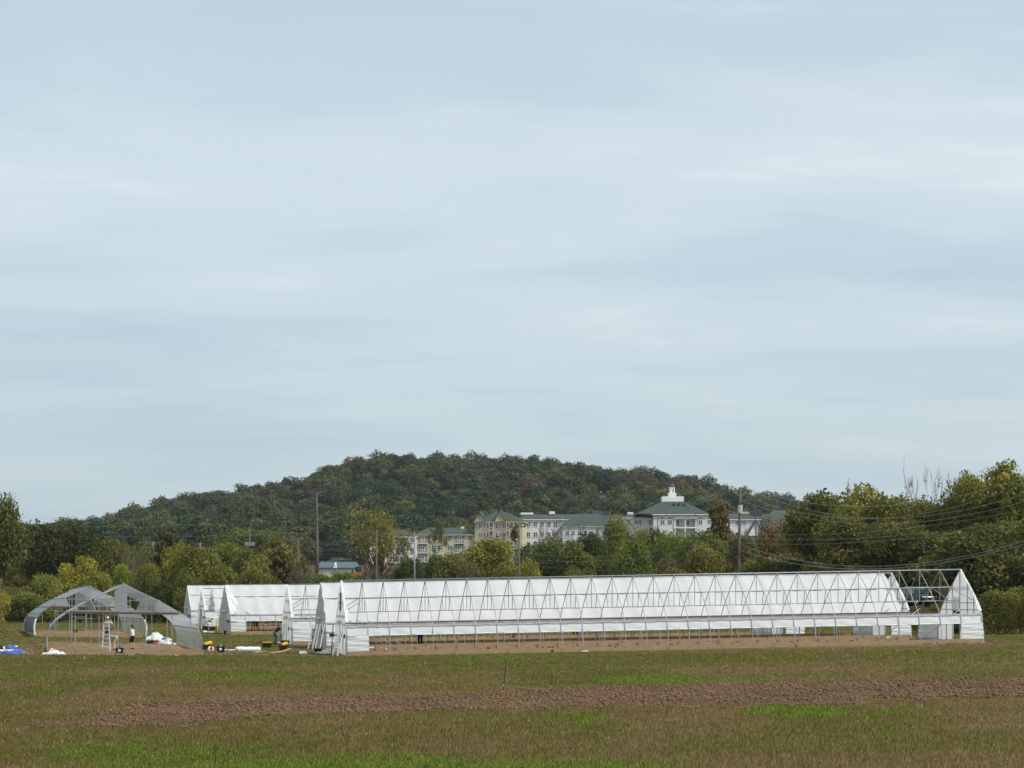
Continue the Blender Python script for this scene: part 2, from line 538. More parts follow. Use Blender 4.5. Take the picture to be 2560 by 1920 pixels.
def build_ground_material(m):
    t = m.node_tree
    b = t.nodes['Principled BSDF']
    b.inputs['Roughness'].default_value = .95
    b.inputs['Specular IOR Level'].default_value = .1
    tc = t.nodes.new('ShaderNodeTexCoord')
    def noise(s, d=5, r=.6, st=(1, 1, 1)):
        mp = t.nodes.new('ShaderNodeMapping'); mp.inputs['Scale'].default_value = st
        t.links.new(tc.outputs['Object'], mp.inputs[0])
        n = t.nodes.new('ShaderNodeTexNoise'); n.inputs['Scale'].default_value = s
        n.inputs['Detail'].default_value = d; n.inputs['Roughness'].default_value = r
        t.links.new(mp.outputs[0], n.inputs['Vector'])
        return n.outputs['Fac']
    def rmp(f, stops):
        r = t.nodes.new('ShaderNodeValToRGB')
        el = r.color_ramp.elements
        el[0].position, el[0].color = stops[0][0], (*stops[0][1], 1)
        el[1].position, el[1].color = stops[1][0], (*stops[1][1], 1)
        for p, c in stops[2:]:
            e = el.new(p); e.color = (*c, 1)
        t.links.new(f, r.inputs[0])
        return r.outputs[0]
    def mixc(f, a, c):
        n = t.nodes.new('ShaderNodeMix'); n.data_type = 'RGBA'
        t.links.new(f, n.inputs['Factor'])
        t.links.new(a, n.inputs['A']); t.links.new(c, n.inputs['B'])
        return n.outputs['Result']
    def att(nm):
        a = t.nodes.new('ShaderNodeAttribute'); a.attribute_name = nm
        return a.outputs['Fac']
    dry = rmp(noise(.55, 6, .65), [(.3, (.105, .068, .028)), (.5, (.150, .100, .042)), (.72, (.200, .142, .068))])
    grn = rmp(noise(1.1, 6, .65), [(.3, (.058, .058, .014)), (.55, (.088, .088, .022)), (.75, (.120, .114, .034))])
    brt = rmp(noise(2.6, 5, .6), [(.3, (.075, .090, .018)), (.6, (.125, .150, .026)), (.8, (.16, .18, .04))])
    c = mixc(att('green'), dry, grn)
    c = mixc(att('bright'), c, brt)
    wd = rmp(noise(.05, 4), [(.3, (.05, .042, .024)), (.7, (.10, .075, .045))])
    c = mixc(att('woods'), c, wd)
    t.links.new(c, b.inputs['Base Color'])
    bp = t.nodes.new('ShaderNodeBump'); bp.inputs['Strength'].default_value = .9; bp.inputs['Distance'].default_value = .12
    t.links.new(noise(5, 6, .7), bp.inputs['Height'])
    t.links.new(bp.outputs[0], b.inputs['Normal'])
build_ground_material(M_GROUND)
tag(obj('ground', np_mesh('ground', GV, GF, M_GROUND, {'bright': _b, 'green': _g, 'woods': woods}, True)), kind='structure')

# ------------------------------------------------------------------ tilled strip across the field
TOP = [(40, 1812), (200, 1790), (350, 1760), (560, 1744), (800, 1738), (1000, 1733), (1260, 1727), (1500, 1717), (1800, 1704), (2200, 1697), (2560, 1693), (2900, 1688)]
BOT = [(40, 1816), (200, 1818), (350, 1815), (560, 1808), (800, 1798), (1000, 1787), (1260, 1781), (1500, 1774), (1800, 1765), (2200, 1757), (2560, 1747), (2900, 1740)]
tw = [W(*p) for p in TOP]; bw = [W(*p) for p in BOT]
def strip_pt(uu, vv):
    k = uu*(len(tw)-1); i = np.minimum(k.astype(int), len(tw)-2); f = k-i
    T = np.array(tw); Bq = np.array(bw)
    a = Bq[i]*(1-f)[:, None]+Bq[i+1]*f[:, None]; c = T[i]*(1-f)[:, None]+T[i+1]*f[:, None]
    return a*(1-vv)[:, None]+c*vv[:, None]
nu, nv = 260, 34
UU, VV = np.meshgrid(np.linspace(0, 1, nu+1), np.linspace(-.06, 1.06, nv+1))
P2 = strip_pt(UU.ravel(), VV.ravel())
TZ = terrain(P2[:, 0], P2[:, 1])
edge = np.minimum(VV.ravel()+.06, 1.06-VV.ravel())/.25
rag = edge + (vnoise(P2[:, 0]*.5, P2[:, 1]*.35, 4)-.5)*3.2
rag = rag - 2.6*(1-sstep(.02, .34, UU.ravel()))*(.35+.65*vnoise(P2[:, 0]*.3+8, P2[:, 1]*.5, 3))
lift = np.where(rag > .15, .028 + .05*(vnoise(P2[:, 0]*1.4, P2[:, 1]*1.1, 3)-.35), -.05)
lift = np.where(UU.ravel() < .07, lift-.10*(.07-UU.ravel())/.07, lift)
SV = np.stack([P2[:, 0], P2[:, 1], TZ+lift], 1)
jj = (np.arange(nv)[:, None]*(nu+1) + np.arange(nu)[None]).ravel()
SF = np.stack([jj, jj+1, jj+nu+2, jj+nu+1], 1)
keep = (rag[SF].max(1) > 0.1)
tag(obj('tilled_soil', np_mesh('tilled_soil', SV, SF[keep], M_TILL, None, True)), kind='structure')

_ico = bmesh.new(); bmesh.ops.create_icosphere(_ico, subdivisions=1, radius=1.0)
ICV = np.array([v.co[:] for v in _ico.verts]); ICF = np.array([[v.index for v in f.verts] for f in _ico.faces]); _ico.free()
def scatter_clods(name, X, Y, size, mat, sink=.2, flat=.6, ztop=None):
    n = len(X)
    z = terrain(X, Y) if ztop is None else ztop
    s = size[:, None]*np.stack([.8+.7*NR.rand(n), .8+.7*NR.rand(n), flat*(.6+.8*NR.rand(n))], 1)
    jit = .65+.6*NR.rand(n, 12)
    V = ICV[None]*jit[:, :, None]*s[:, None, :]
    a = NR.rand(n)*6.28
    c, sn = np.cos(a)[:, None], np.sin(a)[:, None]
    V = np.stack([V[:, :, 0]*c-V[:, :, 1]*sn, V[:, :, 0]*sn+V[:, :, 1]*c, V[:, :, 2]], 2)
    V[:, :, 0] += X[:, None]; V[:, :, 1] += Y[:, None]; V[:, :, 2] += (z+s[:, 2]*(.5-sink))[:, None]
    Fx = (ICF[None] + (np.arange(n)*12)[:, None, None]).reshape(-1, 3)
    o = obj(name, np_mesh(name, V.reshape(-1, 3), Fx, mat, {'tint': np.repeat(np.clip(.62*(vnoise(X*.28+31, Y*.4+7, 3)-.2)+.55*NR.rand(n)**1.4, 0, 1), 12)}))
    o.color = (.126, .074, .041, 1)
    return tag(o, kind='stuff')
M_CLODS = leaf_material('tilled_clods', 0.0)
m_ = 46000
cu, cv = NR.rand(m_)**.9, -.22+1.44*NR.rand(m_)
cv = np.where((cv < 0) & (NR.rand(m_) > .35), -cv, np.where((cv > 1) & (NR.rand(m_) > .35), 2-cv, cv))
cp = strip_pt(cu, cv)
ok = (vnoise(cp[:, 0]*.5, cp[:, 1]*.35, 4) + np.minimum(cv, 1-cv)*1.6 > .44) & ((cu > .09) | (NR.rand(m_) < cu/.12))
ok &= NR.rand(m_) < .12+.88*sstep(.03, .32, cu)
cp = cp[ok]
scatter_clods('soil_clods', cp[:, 0], cp[:, 1], .012+.060*NR.rand(len(cp))**2.8, M_CLODS, .1, .85, terrain(cp[:, 0], cp[:, 1])+.032)

# ------------------------------------------------------------------ grass
def grass_field():
    Xs, Ys = [], []
    def zone(y0, y1, dens, x0=None, x1=None):
        nn = int(dens*(y1-y0)*((x1-x0) if x0 is not None else .455*(y0+y1)/2*1.08))
        yy = y0+(y1-y0)*NR.rand(nn)
        xx = (x0+(x1-x0)*NR.rand(nn)) if x0 is not None else (NR.rand(nn)-.5)*.455*yy*1.10
        Xs.append(xx); Ys.append(yy)
    zone(45, 62, 62); zone(62, 80, 40); zone(80, 110, 22); zone(110, 152, 12)
    zone(152, 250, 2.6, -62, -6); zone(250, 352, 1.3, -90, -12); zone(152, 186, 4, 28, 48); zone(186, 235, 2.5, -14, 40)
    X = np.concatenate(Xs); Y = np.concatenate(Ys)
    br, gr = masks(X, Y)
    # the tilled strip and the bare pads stay nearly free of grass
    T = np.array(tw); Bq = np.array(bw)
    yt = np.interp(X, T[:, 0], T[:, 1]); yb = np.interp(X, Bq[:, 0], Bq[:, 1])
    inside = (Y < yt-.5) & (Y > yb+.5) & (X > Bq[1, 0])
    pad = np.zeros(len(X), bool)
    for q in PADS:
        pad |= in_pad(q, X, Y)
    edge_d = np.minimum(Y-yb, yt-Y)
    keep = (~inside | (NR.rand(len(X)) < .16+.65*np.exp(-edge_d/1.5)+.35*(1-sstep(-26, -14, X))+.7*(vnoise(X*.22+5, Y*.3, 3)-.5))) & (~pad | (NR.rand(len(X)) < .05))
    X, Y, br, gr, inside = X[keep], Y[keep], br[keep], gr[keep], inside[keep]
    n = len(X)
    Z = terrain(X, Y)
    clover = NR.rand(n) < np.maximum(br*.82, gr*.07)
    green = NR.rand(n) < gr
    hgt = (.05+.085*NR.rand(n)**1.5)*(.7+.7*vnoise(X*.25+40, Y*.2, 3))
    hgt = np.where(clover, .07+.07*NR.rand(n), hgt)
    hgt = np.where(inside, .055+hgt*.55, hgt)
    k = 5
    dry = np.array([.285, .205, .098]); dry2 = np.array([.185, .132, .057]); straw = np.array([.38, .28, .14])
    gcol = np.array([.190, .175, .042]); gcol2 = np.array([.135, .125, .030]); ccol = np.array([.205, .262, .040]); ccol2 = np.array([.140, .172, .030])
    r1 = NR.rand(n)[:, None]; r2 = NR.rand(n)
    col = np.where(green[:, None], gcol*r1+gcol2*(1-r1), dry*r1+dry2*(1-r1))
    col = np.where((r2 < .03)[:, None] & ~clover[:, None], straw, col)
    col = np.where((inside & (r2 < .6))[:, None], straw*(.35+.5*r1), col)
    col = np.where(clover[:, None], ccol*r1+ccol2*(1-r1), col)
    wide = (.008+Y*.00010)
    wide = np.where(clover, wide*2.2, wide)
    V = np.zeros((n, k, 3, 3)); CO = np.zeros((n, k, 3, 4))
    ang = NR.rand(n, k)*6.283
    off = .03+.09*NR.rand(n, k)
    bx = X[:, None]+np.cos(ang)*off*1.6; by = Y[:, None]+np.sin(ang)*off
    ta = NR.rand(n, k)*6.283
    lean = (.25+.5*NR.rand(n, k))*hgt[:, None]
    hh = hgt[:, None]*(.6+.6*NR.rand(n, k))
    dx = (wide[:, None]*(.6+.7*NR.rand(n, k)))
    V[:, :, 0] = np.stack([bx-dx, by, np.repeat(Z[:, None]-.02, k, 1)], 2)
    V[:, :, 1] = np.stack([bx+dx, by, np.repeat(Z[:, None]-.02, k, 1)], 2)
    V[:, :, 2] = np.stack([bx+np.cos(ta)*lean, by+np.sin(ta)*lean, Z[:, None]+hh], 2)
    V[:, :, 2, 0] += np.where(clover[:, None], dx*(NR.rand(n, k)-.5), 0)
    cc = col[:, None, :]*(.75+.5*NR.rand(n, k))[:, :, None]
    CO[..., :3] = cc[:, :, None, :]; CO[..., 3] = 1
    Fx = np.arange(n*k*3).reshape(-1, 3)
    m = bpy.data.materials.new('grass_blades'); m.use_nodes = True
    t = m.node_tree; b = t.nodes['Principled BSDF']
    a = t.nodes.new('ShaderNodeAttribute'); a.attribute_name = 'col'
    t.links.new(a.outputs['Color'], b.inputs['Base Color'])
    b.inputs['Roughness'].default_value = .7; b.inputs['Specular IOR Level'].default_value = .15
    tr = t.nodes.new('ShaderNodeBsdfTranslucent'); t.links.new(a.outputs['Color'], tr.inputs['Color'])
    ms = t.nodes.new('ShaderNodeMixShader'); ms.inputs[0].default_value = .35
    t.links.new(b.outputs[0], ms.inputs[1]); t.links.new(tr.outputs[0], ms.inputs[2])
    t.links.new(ms.outputs[0], t.nodes['Material Output'].inputs['Surface'])
    tag(obj('grass', np_mesh('grass', V.reshape(-1, 3), Fx, m, {'col': CO.reshape(-1, 4)})), kind='stuff')

# ------------------------------------------------------------------ trees
def unit(n, rs):
    v = rs.normal(size=(n, 3))
    return v/np.linalg.norm(v, axis=1)[:, None]
def leaf_quads(P, D, size, rs, lobe_t, mat, name, spread=.55, tw=.45):
    """irregular leaf clumps (two-triangle sprays) at P facing roughly D"""
    n = len(P)
    nrm = D*(1-spread)+unit(n, rs)*spread+np.array([0, 0, .30])
    nrm /= np.linalg.norm(nrm, axis=1)[:, None]+1e-9
    a = np.cross(nrm, unit(n, rs)); a /= np.linalg.norm(a, axis=1)[:, None]+1e-9
    b = np.cross(nrm, a)
    s = size*(.55+.9*rs.rand(n))
    q = np.zeros((n, 4, 3))
    for i, (ca, cb_) in enumerate(((1, 0), (0, .62), (-1, 0), (0, -.62))):
        j1 = .7+.6*rs.rand(n); j2 = .3*(rs.rand(n)-.5)
        q[:, i] = P + a*(s*(ca*j1+j2))[:, None] + b*(s*(cb_*j1+j2))[:, None]
    tint = np.clip((1-tw)*lobe_t+tw*rs.rand(n), 0, 1)
    return np_mesh(name, q.reshape(-1, 3), np.arange(n*4).reshape(-1, 4), mat, {'tint': np.repeat(tint, 4)})

def tree_meshes(seed, h, rx, rz, base, lobes, leaves, leaf, trunk_r, mat=None, fill=.18, shape='round', top_bias=.35, lean=.0, spread=.6, limbs=9, tw=.45):
    """h total height, rx crown radius, rz half height of crown, base = height where the crown starts"""
    rs = np.random.RandomState(seed)
    cz = h-rz
    L = unit(lobes, rs)
    L[:, 2] = L[:, 2]*(1-top_bias)+top_bias*np.abs(L[:, 2])
    rad = rs.rand(lobes)**.4
    lc = L*rad[:, None]*np.array([rx*.72, rx*.72, rz*.74])
    if shape == 'cone':
        f = 1-.72*np.clip((lc[:, 2]+rz)/(2*rz), 0, 1)
        lc[:, :2] *= f[:, None]*1.25
    elif shape == 'bush':
        uz = rs.rand(lobes)**.8
        rxy = np.linalg.norm(lc[:, :2], axis=1)[:, None]+1e-6
        lc[:, :2] *= (np.minimum(rxy, rx*.80)/rxy)*(np.sqrt(1-(uz*.86)**2))[:, None]*1.15
        lc[:, 2] = h*(.07+.70*uz)-cz
    lc[:, 2] += cz
    lr = rx*(.22+.20*rs.rand(lobes))
    if shape == 'cone':
        lr *= (1.1-.75*np.clip((lc[:, 2]-cz+rz)/(2*rz), 0, 1))
    lt = rs.rand(lobes)
    idx = rs.choice(lobes, leaves, p=lr**2/np.sum(lr**2))
    D = unit(leaves, rs)
    D[:, 2] = D[:, 2]+.25
    D /= np.linalg.norm(D, axis=1)[:, None]
    rr = np.where(rs.rand(leaves) < fill, rs.rand(leaves), .72+.42*rs.rand(leaves)**1.5)
    P = lc[idx]+D*(lr[idx]*rr)[:, None]*np.array([1, 1, .82])
    low = P[:, 2] < .15
    P[low, 2] = .15+.4*rs.rand(low.sum())
    crown = leaf_quads(P, D, leaf, rs, lt[idx], mat or M_LEAF, 'crown', spread, tw)
    mb = MB()
    top = Vector((lean*h, 0, h*.86))
    pts = [Vector((0, 0, -.4))]
    for i in range(1, 6):
        f = i/5
        pts.append(Vector((top.x*f*f+(rs.rand()-.5)*.05*h*(f < 1), (rs.rand()-.5)*.05*h*(f < 1), top.z*f)))
    mb.tube(pts, [trunk_r*(1.25-1.1*i/5) for i in range(6)], 7)
    order = np.argsort(-lr)[:limbs]
    for k in order:
        tgt = Vector(lc[k])
        f = min(.9, max(.18, (tgt.z*.6)/top.z*(.6+.4*rs.rand())))
        i0 = min(4, int(f*5)); st = pts[i0].lerp(pts[i0+1], f*5-i0)
        mid = st.lerp(tgt, .5)+Vector((0, 0, -.06*h*(rs.rand()-.2)))
        mb.tube([st, mid, tgt], [trunk_r*.5*(1-f*.5), trunk_r*.3*(1-f*.4), trunk_r*.08], 5, False)
    return crown, mb.mesh('trunk', M_BARK, True)

def bare_tree(seed, h, spread, r, mat, levels=5, leafs=0, leaf=.3, up=.55, start=.28, rmin=.024):
    rs = random.Random(seed)
    mb = MB(); tw_ = MB()
    tips = []
    def grow(p, d, ln, rad, lev):
        n = 3
        pts = [p]; cur = p; dd = d.copy()
        for i in range(n):
            dd = (dd + Vector((rs.uniform(-1, 1), rs.uniform(-1, 1), rs.uniform(-.6, .6)))*.18).normalized()
            cur = cur + dd*ln/n
            pts.append(cur)
        rr = [max(rmin, rad*(1-.45*i/n)) for i in range(n+1)]
        (mb if lev < 2 else tw_).tube(pts, rr, 6 if lev < 2 else 3, False)
        if lev >= levels:
            tips.append(cur); return
        kids = 2 if rs.random() < .35 else 3
        for k in range(kids):
            i = n if k == 0 else rs.randint(1, n)
            a = rs.uniform(0, 6.283)
            perp = dd.orthogonal().normalized()
            perp.rotate(Matrix.Rotation(a, 3, dd))
            nd = (dd*rs.uniform(.75, 1.2) + perp*spread*rs.uniform(.55, 1.1) + Vector((0, 0, up*.3))).normalized()
            grow(pts[i], nd, ln*rs.uniform(.62, .82), rr[i]*.68, lev+1)
            if lev >= levels-1: tips.append(pts[i])
    grow(Vector((0, 0, -.3)), Vector((rs.uniform(-.06, .06), 0, 1)), h*start, r, 0)
    trunk = mb.mesh('trunk', mat, True)
    br = tw_.mesh('branches', mat, True)
    mx = max(v.co.z for v in br.vertices)
    sc = h/mx
    for me in (trunk, br):
        for v in me.vertices:
            v.co *= sc
    crown = None
    if leafs:
        nr = np.random.RandomState(seed)
        T = np.array([p*sc for p in tips])
        idx = nr.randint(0, len(T), leafs)
        P = T[idx]+nr.normal(size=(leafs, 3))*h*.022
        tt = nr.rand(len(T))
        crown = leaf_quads(P, unit(leafs, nr), leaf, nr, tt[idx], M_LEAF, 'crown', .8)
    return trunk, br, crown

# prototypes (unit sizes are real metres; placed with a scale)
PROTO = {}
def proto(k, *a, **kw): PROTO[k] = tree_meshes(*a, **kw)
proto('dense1', 11, 14, 5.6, 6.3, 2, 50, 14000, .20, .30)
proto('dense2', 12, 14, 6.2, 6.0, 2, 56, 14000, .20, .32)
proto('dense3', 13, 14, 5.2, 6.6, 2, 46, 13000, .20, .30, lean=.04)
proto('open1', 21, 14, 5.4, 6.2, 2, 38, 7500, .19, .24, fill=.35, spread=.8, limbs=16)
proto('open2', 22, 14, 5.8, 6.0, 2, 42, 7500, .19, .24, fill=.35, spread=.8, limbs=16)
proto('bush1', 31, 8, 5.0, 4.2, 0, 44, 12000, .15, .14, shape='bush', limbs=14)
proto('bush2', 32, 8, 4.6, 4.4, 0, 50, 12000, .15, .14, shape='bush', limbs=14)
proto('bush3', 33, 8, 5.4, 4.2, 0, 40, 9500, .15, .14, shape='bush', fill=.3, limbs=18)
proto('cone1', 41, 14, 4.0, 6.8, 1, 50, 11000, .19, .24, shape='cone')
proto('spread1', 61, 15, 7.0, 5.2, 2, 46, 3300, .19, .40, fill=.45, spread=.8, limbs=34, top_bias=.15)
proto('round1', 51, 12, 6.4, 5.6, 1, 64, 15000, .19, .28, fill=.1, spread=.45)
BARE = {
 'bare1': bare_tree(3, 14, 1.0, .22, M_BARK_G, 6, up=.25, start=.3),
 'pale1': bare_tree(12, 14, .85, .22, M_BARK_P, 6, up=.35, start=.34, rmin=.042),
 'bare2': bare_tree(8, 14, .85, .18, M_BARK_G, 6),
 'loose1': bare_tree(15, 16, 1.0, .50, M_BARK, 5, 3600, .20),
 'loose2': bare_tree(19, 14, .8, .26, M_BARK, 5, 1500, .18),
 'twig1': bare_tree(27, 9, .9, .10, M_BARK_G, 6, 700, .14),
}
HT = {'dense1': 14, 'dense2': 14, 'dense3': 14, 'open1': 14, 'open2': 14, 'bush1': 8, 'bush2': 8, 'bush3': 8, 'cone1': 14, 'spread1': 15, 'round1': 12,
      'bare1': 14, 'pale1': 14, 'bare2': 14, 'loose1': 16, 'loose2': 14, 'twig1': 9}
RXY = {'dense1': 6.2, 'dense2': 6.6, 'dense3': 5.8, 'open1': 6.0, 'open2': 6.2, 'bush1': 5.2, 'bush2': 4.9, 'bush3': 5.6, 'cone1': 4.2, 'spread1': 7.4, 'round1': 6.9,
       'bare1': 4.6, 'pale1': 4.6, 'bare2': 4.8, 'loose1': 7.0, 'loose2': 4.6, 'twig1': 4.0}
for k in PROTO:
    HT[k] = float(np.percentile([v.co.z for v in PROTO[k][0].vertices], 99.9))
for k in BARE:
    vs_ = BARE[k][1].vertices
    RXY[k] = max(1.0, float(np.percentile([math.hypot(v.co.x, v.co.y) for v in vs_], 96)))
DG, OL, YG, RU, GO, BR, BO = (.038, .058, .015), (.088, .086, .020), (.155, .145, .024), (.125, .072, .024), (.095, .085, .045), (.098, .118, .020), (.10, .078, .030)
def tree(kind, x, ytop, half, Y, col, label, cat='tree', group='trees around the field', sink=0.0, base_off=0.0):
    """tree standing at pixel column x and distance Y whose top reaches pixel row ytop, crown half width in pixels"""
    X = (x-CX)*Y/F_PX
    zb = tz(X, Y)+base_off
    top = (YH-ytop)*Y/F_PX
    sz = max(.15, (top-zb)/HT[kind])
    sx = half*Y/F_PX/RXY[kind]*(1.0 if kind.startswith(('bare', 'pale')) or kind == 'round1' else 1.45 if kind in BARE else (1.75 if group == G4_NAME else 1.42) if not kind.startswith(('bush', 'spread')) else 1.3)
    t = thing('bush' if cat == 'bush' else ('bare_tree' if kind.startswith(('bare', 'pale')) else 'tree'), label, cat, (X, Y, zb), R.uniform(0, 6.28), group)
    t.scale = (sx, sx, sz)
    if group == G1 and min(col[:2]) > .06: col = (col[0]*1.22, col[1]*1.22, col[2]*1.1)
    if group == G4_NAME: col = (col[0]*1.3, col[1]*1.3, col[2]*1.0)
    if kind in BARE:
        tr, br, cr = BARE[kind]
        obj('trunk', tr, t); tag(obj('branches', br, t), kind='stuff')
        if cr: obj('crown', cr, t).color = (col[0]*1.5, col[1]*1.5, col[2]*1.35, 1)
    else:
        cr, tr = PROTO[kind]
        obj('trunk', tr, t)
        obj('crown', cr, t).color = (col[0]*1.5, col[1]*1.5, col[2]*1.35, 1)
    return t

G4_NAME = 'tall tree row beside the tunnels'
G1 = 'trees behind the hoop frames'
tree('open1', 8, 1228, 70, 250, (.058, .068, .022), 'tall loose grey-green tree cut by the picture edge behind the bare hoop frames', group=G1)
tree('bush3', -14, 1428, 34, 240, YG, 'small yellow-green bush at the far edge of the lawn, below the tall loose tree', 'bush', G1)
tree('dense2', 150, 1300, 84, 335, (.036, .040, .011), 'big dark tree with rust-tinged top above the left bare hoop frame', group=G1)
tree('dense1', 100, 1330, 44, 338, (.085, .068, .020), 'rust-olive tree against the shoulder of the big dark tree', group=G1)
tree('bush1', 60, 1480, 62, 318, (.075, .08, .022), 'low olive bush at the foot of the big dark tree', 'bush', G1)
tree('bush2', 118, 1434, 46, 322, (.11, .115, .028), 'pale yellow-green bush with pointed shoots left of the hoop frames', 'bush', G1)
tree('dense3', 198, 1392, 50, 328, YG, 'yellow-green tree rising straight above the rear hoop frame', group=G1)
tree('dense1', 272, 1348, 48, 352, (.072, .072, .018), 'mid-green tree with rusty crown between big dark tree and bare grey tree', group=G1)
tree('bare1', 322, 1362, 40, 346, GO, 'grey leafless twiggy tree right of the rusty-crowned tree', group=G1)
tree('loose2', 345, 1372, 36, 349, GO, 'thin grey-brown tree with few leaves beside the leafless twiggy tree', group=G1)
tree('bush1', 308, 1410, 36, 326, BR, 'bright green bush above the nearer hoop frame', 'bush', G1)
tree('bush2', 252, 1425, 42, 323, (.11, .11, .024), 'yellowish bush between the two hoop frame ridges', 'bush', G1)
tree('bush1', 372, 1404, 36, 324, OL, 'rounded olive bush right of the nearer hoop frame ridge', 'bush', G1)
tree('cone1', 414, 1328, 34, 352, (.048, .048, .020), 'dark pointed tree with brown tip left of the white tunnels', group=G1)
tree('open2', 446, 1354, 38, 344, (.13, .12, .022), 'yellowish tree leaning against the dark pointed tree', group=G1)
tree('bush2', 412, 1450, 40, 318, (.045, .055, .016), 'dark green bush in the gap before the white tunnel ends', 'bush', G1)
G2 = 'trees behind the white tunnels'
tree('dense1', 500, 1366, 62, 336, (.105, .105, .020), 'first broad yellow-green tree above the white tunnel ridge', group=G2)
tree('dense2', 566, 1356, 56, 342, (.085, .095, .018), 'second yellow-green tree with deeper green below the utility crossarms', group=G2)
tree('dense3', 622, 1368, 50, 332, (.10, .105, .022), 'third yellow-green tree, narrower, right of the deeper green one', group=G2)
tree('dense3', 692, 1342, 58, 338, (.098, .088, .030), 'brown-olive tree beside the green post above the tunnels', group=G2)
tree('bush2', 545, 1410, 58, 322, (.085, .09, .018), 'olive bush along the tunnel ridge under the deeper green tree', 'bush', G2)
tree('bush1', 640, 1418, 58, 320, (.095, .092, .022), 'tan-green bush along the tunnel ridge under the narrow tree', 'bush', G2)
tree('bush3', 470, 1424, 44, 316, (.075, .085, .018), 'green bush at the first white tunnel corner', 'bush', G2)
tree('twig1', 765, 1398, 32, 336, GO, 'scrubby grey-green sapling left of the tall brown pole', group=G2)
tree('dense2', 620, 1322, 72, 470, (.070, .085, .022), 'rounded green tree farther back behind the crossarm pole', group=G2)
tree('bush1', 800, 1432, 44, 380, BR, 'bright green bush in front of the teal-roofed house, under its left gable', 'bush', G2)
tree('bush2', 862, 1428, 46, 384, (.09, .115, .02), 'light green bush in front of the teal-roofed house, under its right end', 'bush', G2)
tree('bush3', 905, 1438, 38, 372, (.05, .06, .022), 'dark scrub beside the small machine', 'bush', G2)
G3 = 'trees in front of the apartment buildings'
tree('spread1', 950, 1256, 84, 350, (.115, .105, .022), 'large spreading tree with thin yellow leaves and dark limbs before the white apartment block', group=G3)
tree('twig1', 900, 1390, 40, 345, GO, 'thin leafless scrub left of the spreading tree trunk', group=G3)
tree('loose2', 1062, 1288, 40, 352, (.09, .08, .03), 'slender dark-branched tree in front of the low cream wing', group=G3)
tree('twig1', 1010, 1392, 40, 344, OL, 'thin sapling scrub between spreading tree and grey lamp pole', group=G3)
tree('bush1', 1086, 1386, 46, 330, (.040, .062, .020), 'dark green bush beside the grey lamp pole', 'bush', G3)
tree('bush2', 1135, 1382, 56, 326, (.095, .088, .024), 'brown-olive bush below the low cream wing balconies', 'bush', G3)
tree('dense1', 1222, 1348, 68, 338, (.14, .14, .022), 'bright yellow-green tree before the tall cream building', group=G3)
tree('bush3', 1180, 1398, 48, 322, (.095, .085, .038), 'grey-brown bush at the left foot of the bright yellow-green tree', 'bush', G3)
tree('bush1', 1262, 1410, 46, 324, (.105, .095, .022), 'ochre bush at the right foot of the bright yellow-green tree', 'bush', G3)
tree('bush2', 1322, 1398, 38, 320, YG, 'small yellow-green bush just right of the middle utility pole', 'bush', G3)
tree('bare2', 1352, 1296, 62, 350, GO, 'wide leafless tree with black limbs right of the middle utility pole', group=G3)
tree('bare1', 1410, 1286, 56, 356, GO, 'leafless grey tree before the long green roof', group=G3)
tree('bare2', 1472, 1284, 52, 360, GO, 'leafless tree reaching over the long green roof, next to the light sapling', group=G3)
tree('dense2', 1372, 1342, 54, 334, (.058, .072, .016), 'dark green tree under the wide leafless tree', group=G3)
tree('dense3', 1438, 1352, 50, 330, (.078, .085, .018), 'mid-olive tree under the leafless grey tree', group=G3)
tree('dense1', 1482, 1332, 44, 338, (.042, .055, .016), 'very dark tree before the white wing wall', group=G3)
tree('bush2', 1450, 1424, 46, 316, (.085, .10, .016), 'low light-green bush along the ridge under the mid-olive tree', 'bush', G3)
tree('open1', 1545, 1282, 42, 342, (.115, .115, .024), 'light open tree covering the left wing of the cupola building', group=G3)
tree('round1', 1576, 1343, 76, 300, (.070, .088, .016), 'large round glossy green tree in front of the cupola building', group=G3)
tree('dense3', 1640, 1322, 46, 336, (.060, .070, .018), 'dark olive tree below the cupola building corner', group=G3)
tree('dense2', 1700, 1328, 62, 330, (.082, .105, .018), 'soft green tree under the cupola building porch', group=G3)
tree('bush3', 1668, 1390, 54, 314, (.088, .078, .034), 'grey-brown thicket between the round glossy tree and the porch', 'bush', G3)
tree('bush1', 1762, 1362, 66, 312, (.115, .098, .020), 'golden-olive bush beside the main utility pole', 'bush', G3)
tree('bush2', 1700, 1418, 56, 306, (.105, .088, .024), 'tan bush along the ridge at the foot of the golden-olive bush', 'bush', G3)
tree('cone1', 1800, 1254, 48, 345, (.092, .068, .026), 'rust-brown tree left of the main utility pole', group=G3)
tree('open2', 1930, 1296, 46, 340, (.115, .075, .024), 'orange-brown tree in front of the grey gabled roof', group=G3)
tree('twig1', 1886, 1322, 42, 336, GO, 'bare branching sapling between main pole and orange-brown tree', group=G3)
tree('bush1', 1872, 1398, 44, 310, (.088, .092, .020), 'olive bush just right of the main utility pole base', 'bush', G3)
tree('bush2', 1930, 1402, 42, 304, (.050, .052, .018), 'dark bush below the orange-brown tree', 'bush', G3)
tree('bush3', 1985, 1378, 54, 306, (.105, .085, .024), 'brownish bush left of the tall tree row', 'bush', G3)
tree('bush2', 2030, 1410, 50, 298, (.095, .10, .020), 'yellow-olive bush at the start of the tall tree row', 'bush', G3)
tree('dense1', 1768, 1330, 54, 336, (.085, .098, .020), 'fresh green tree filling the gap between porch and rust-brown tree', group=G3)
tree('dense2', 1612, 1322, 50, 344, (.095, .090, .022), 'pale olive tree behind the round glossy tree, under the left wing windows', group=G3)
tree('open2', 1512, 1330, 44, 340, (.080, .080, .024), 'thin olive tree left of the round glossy tree', group=G3)
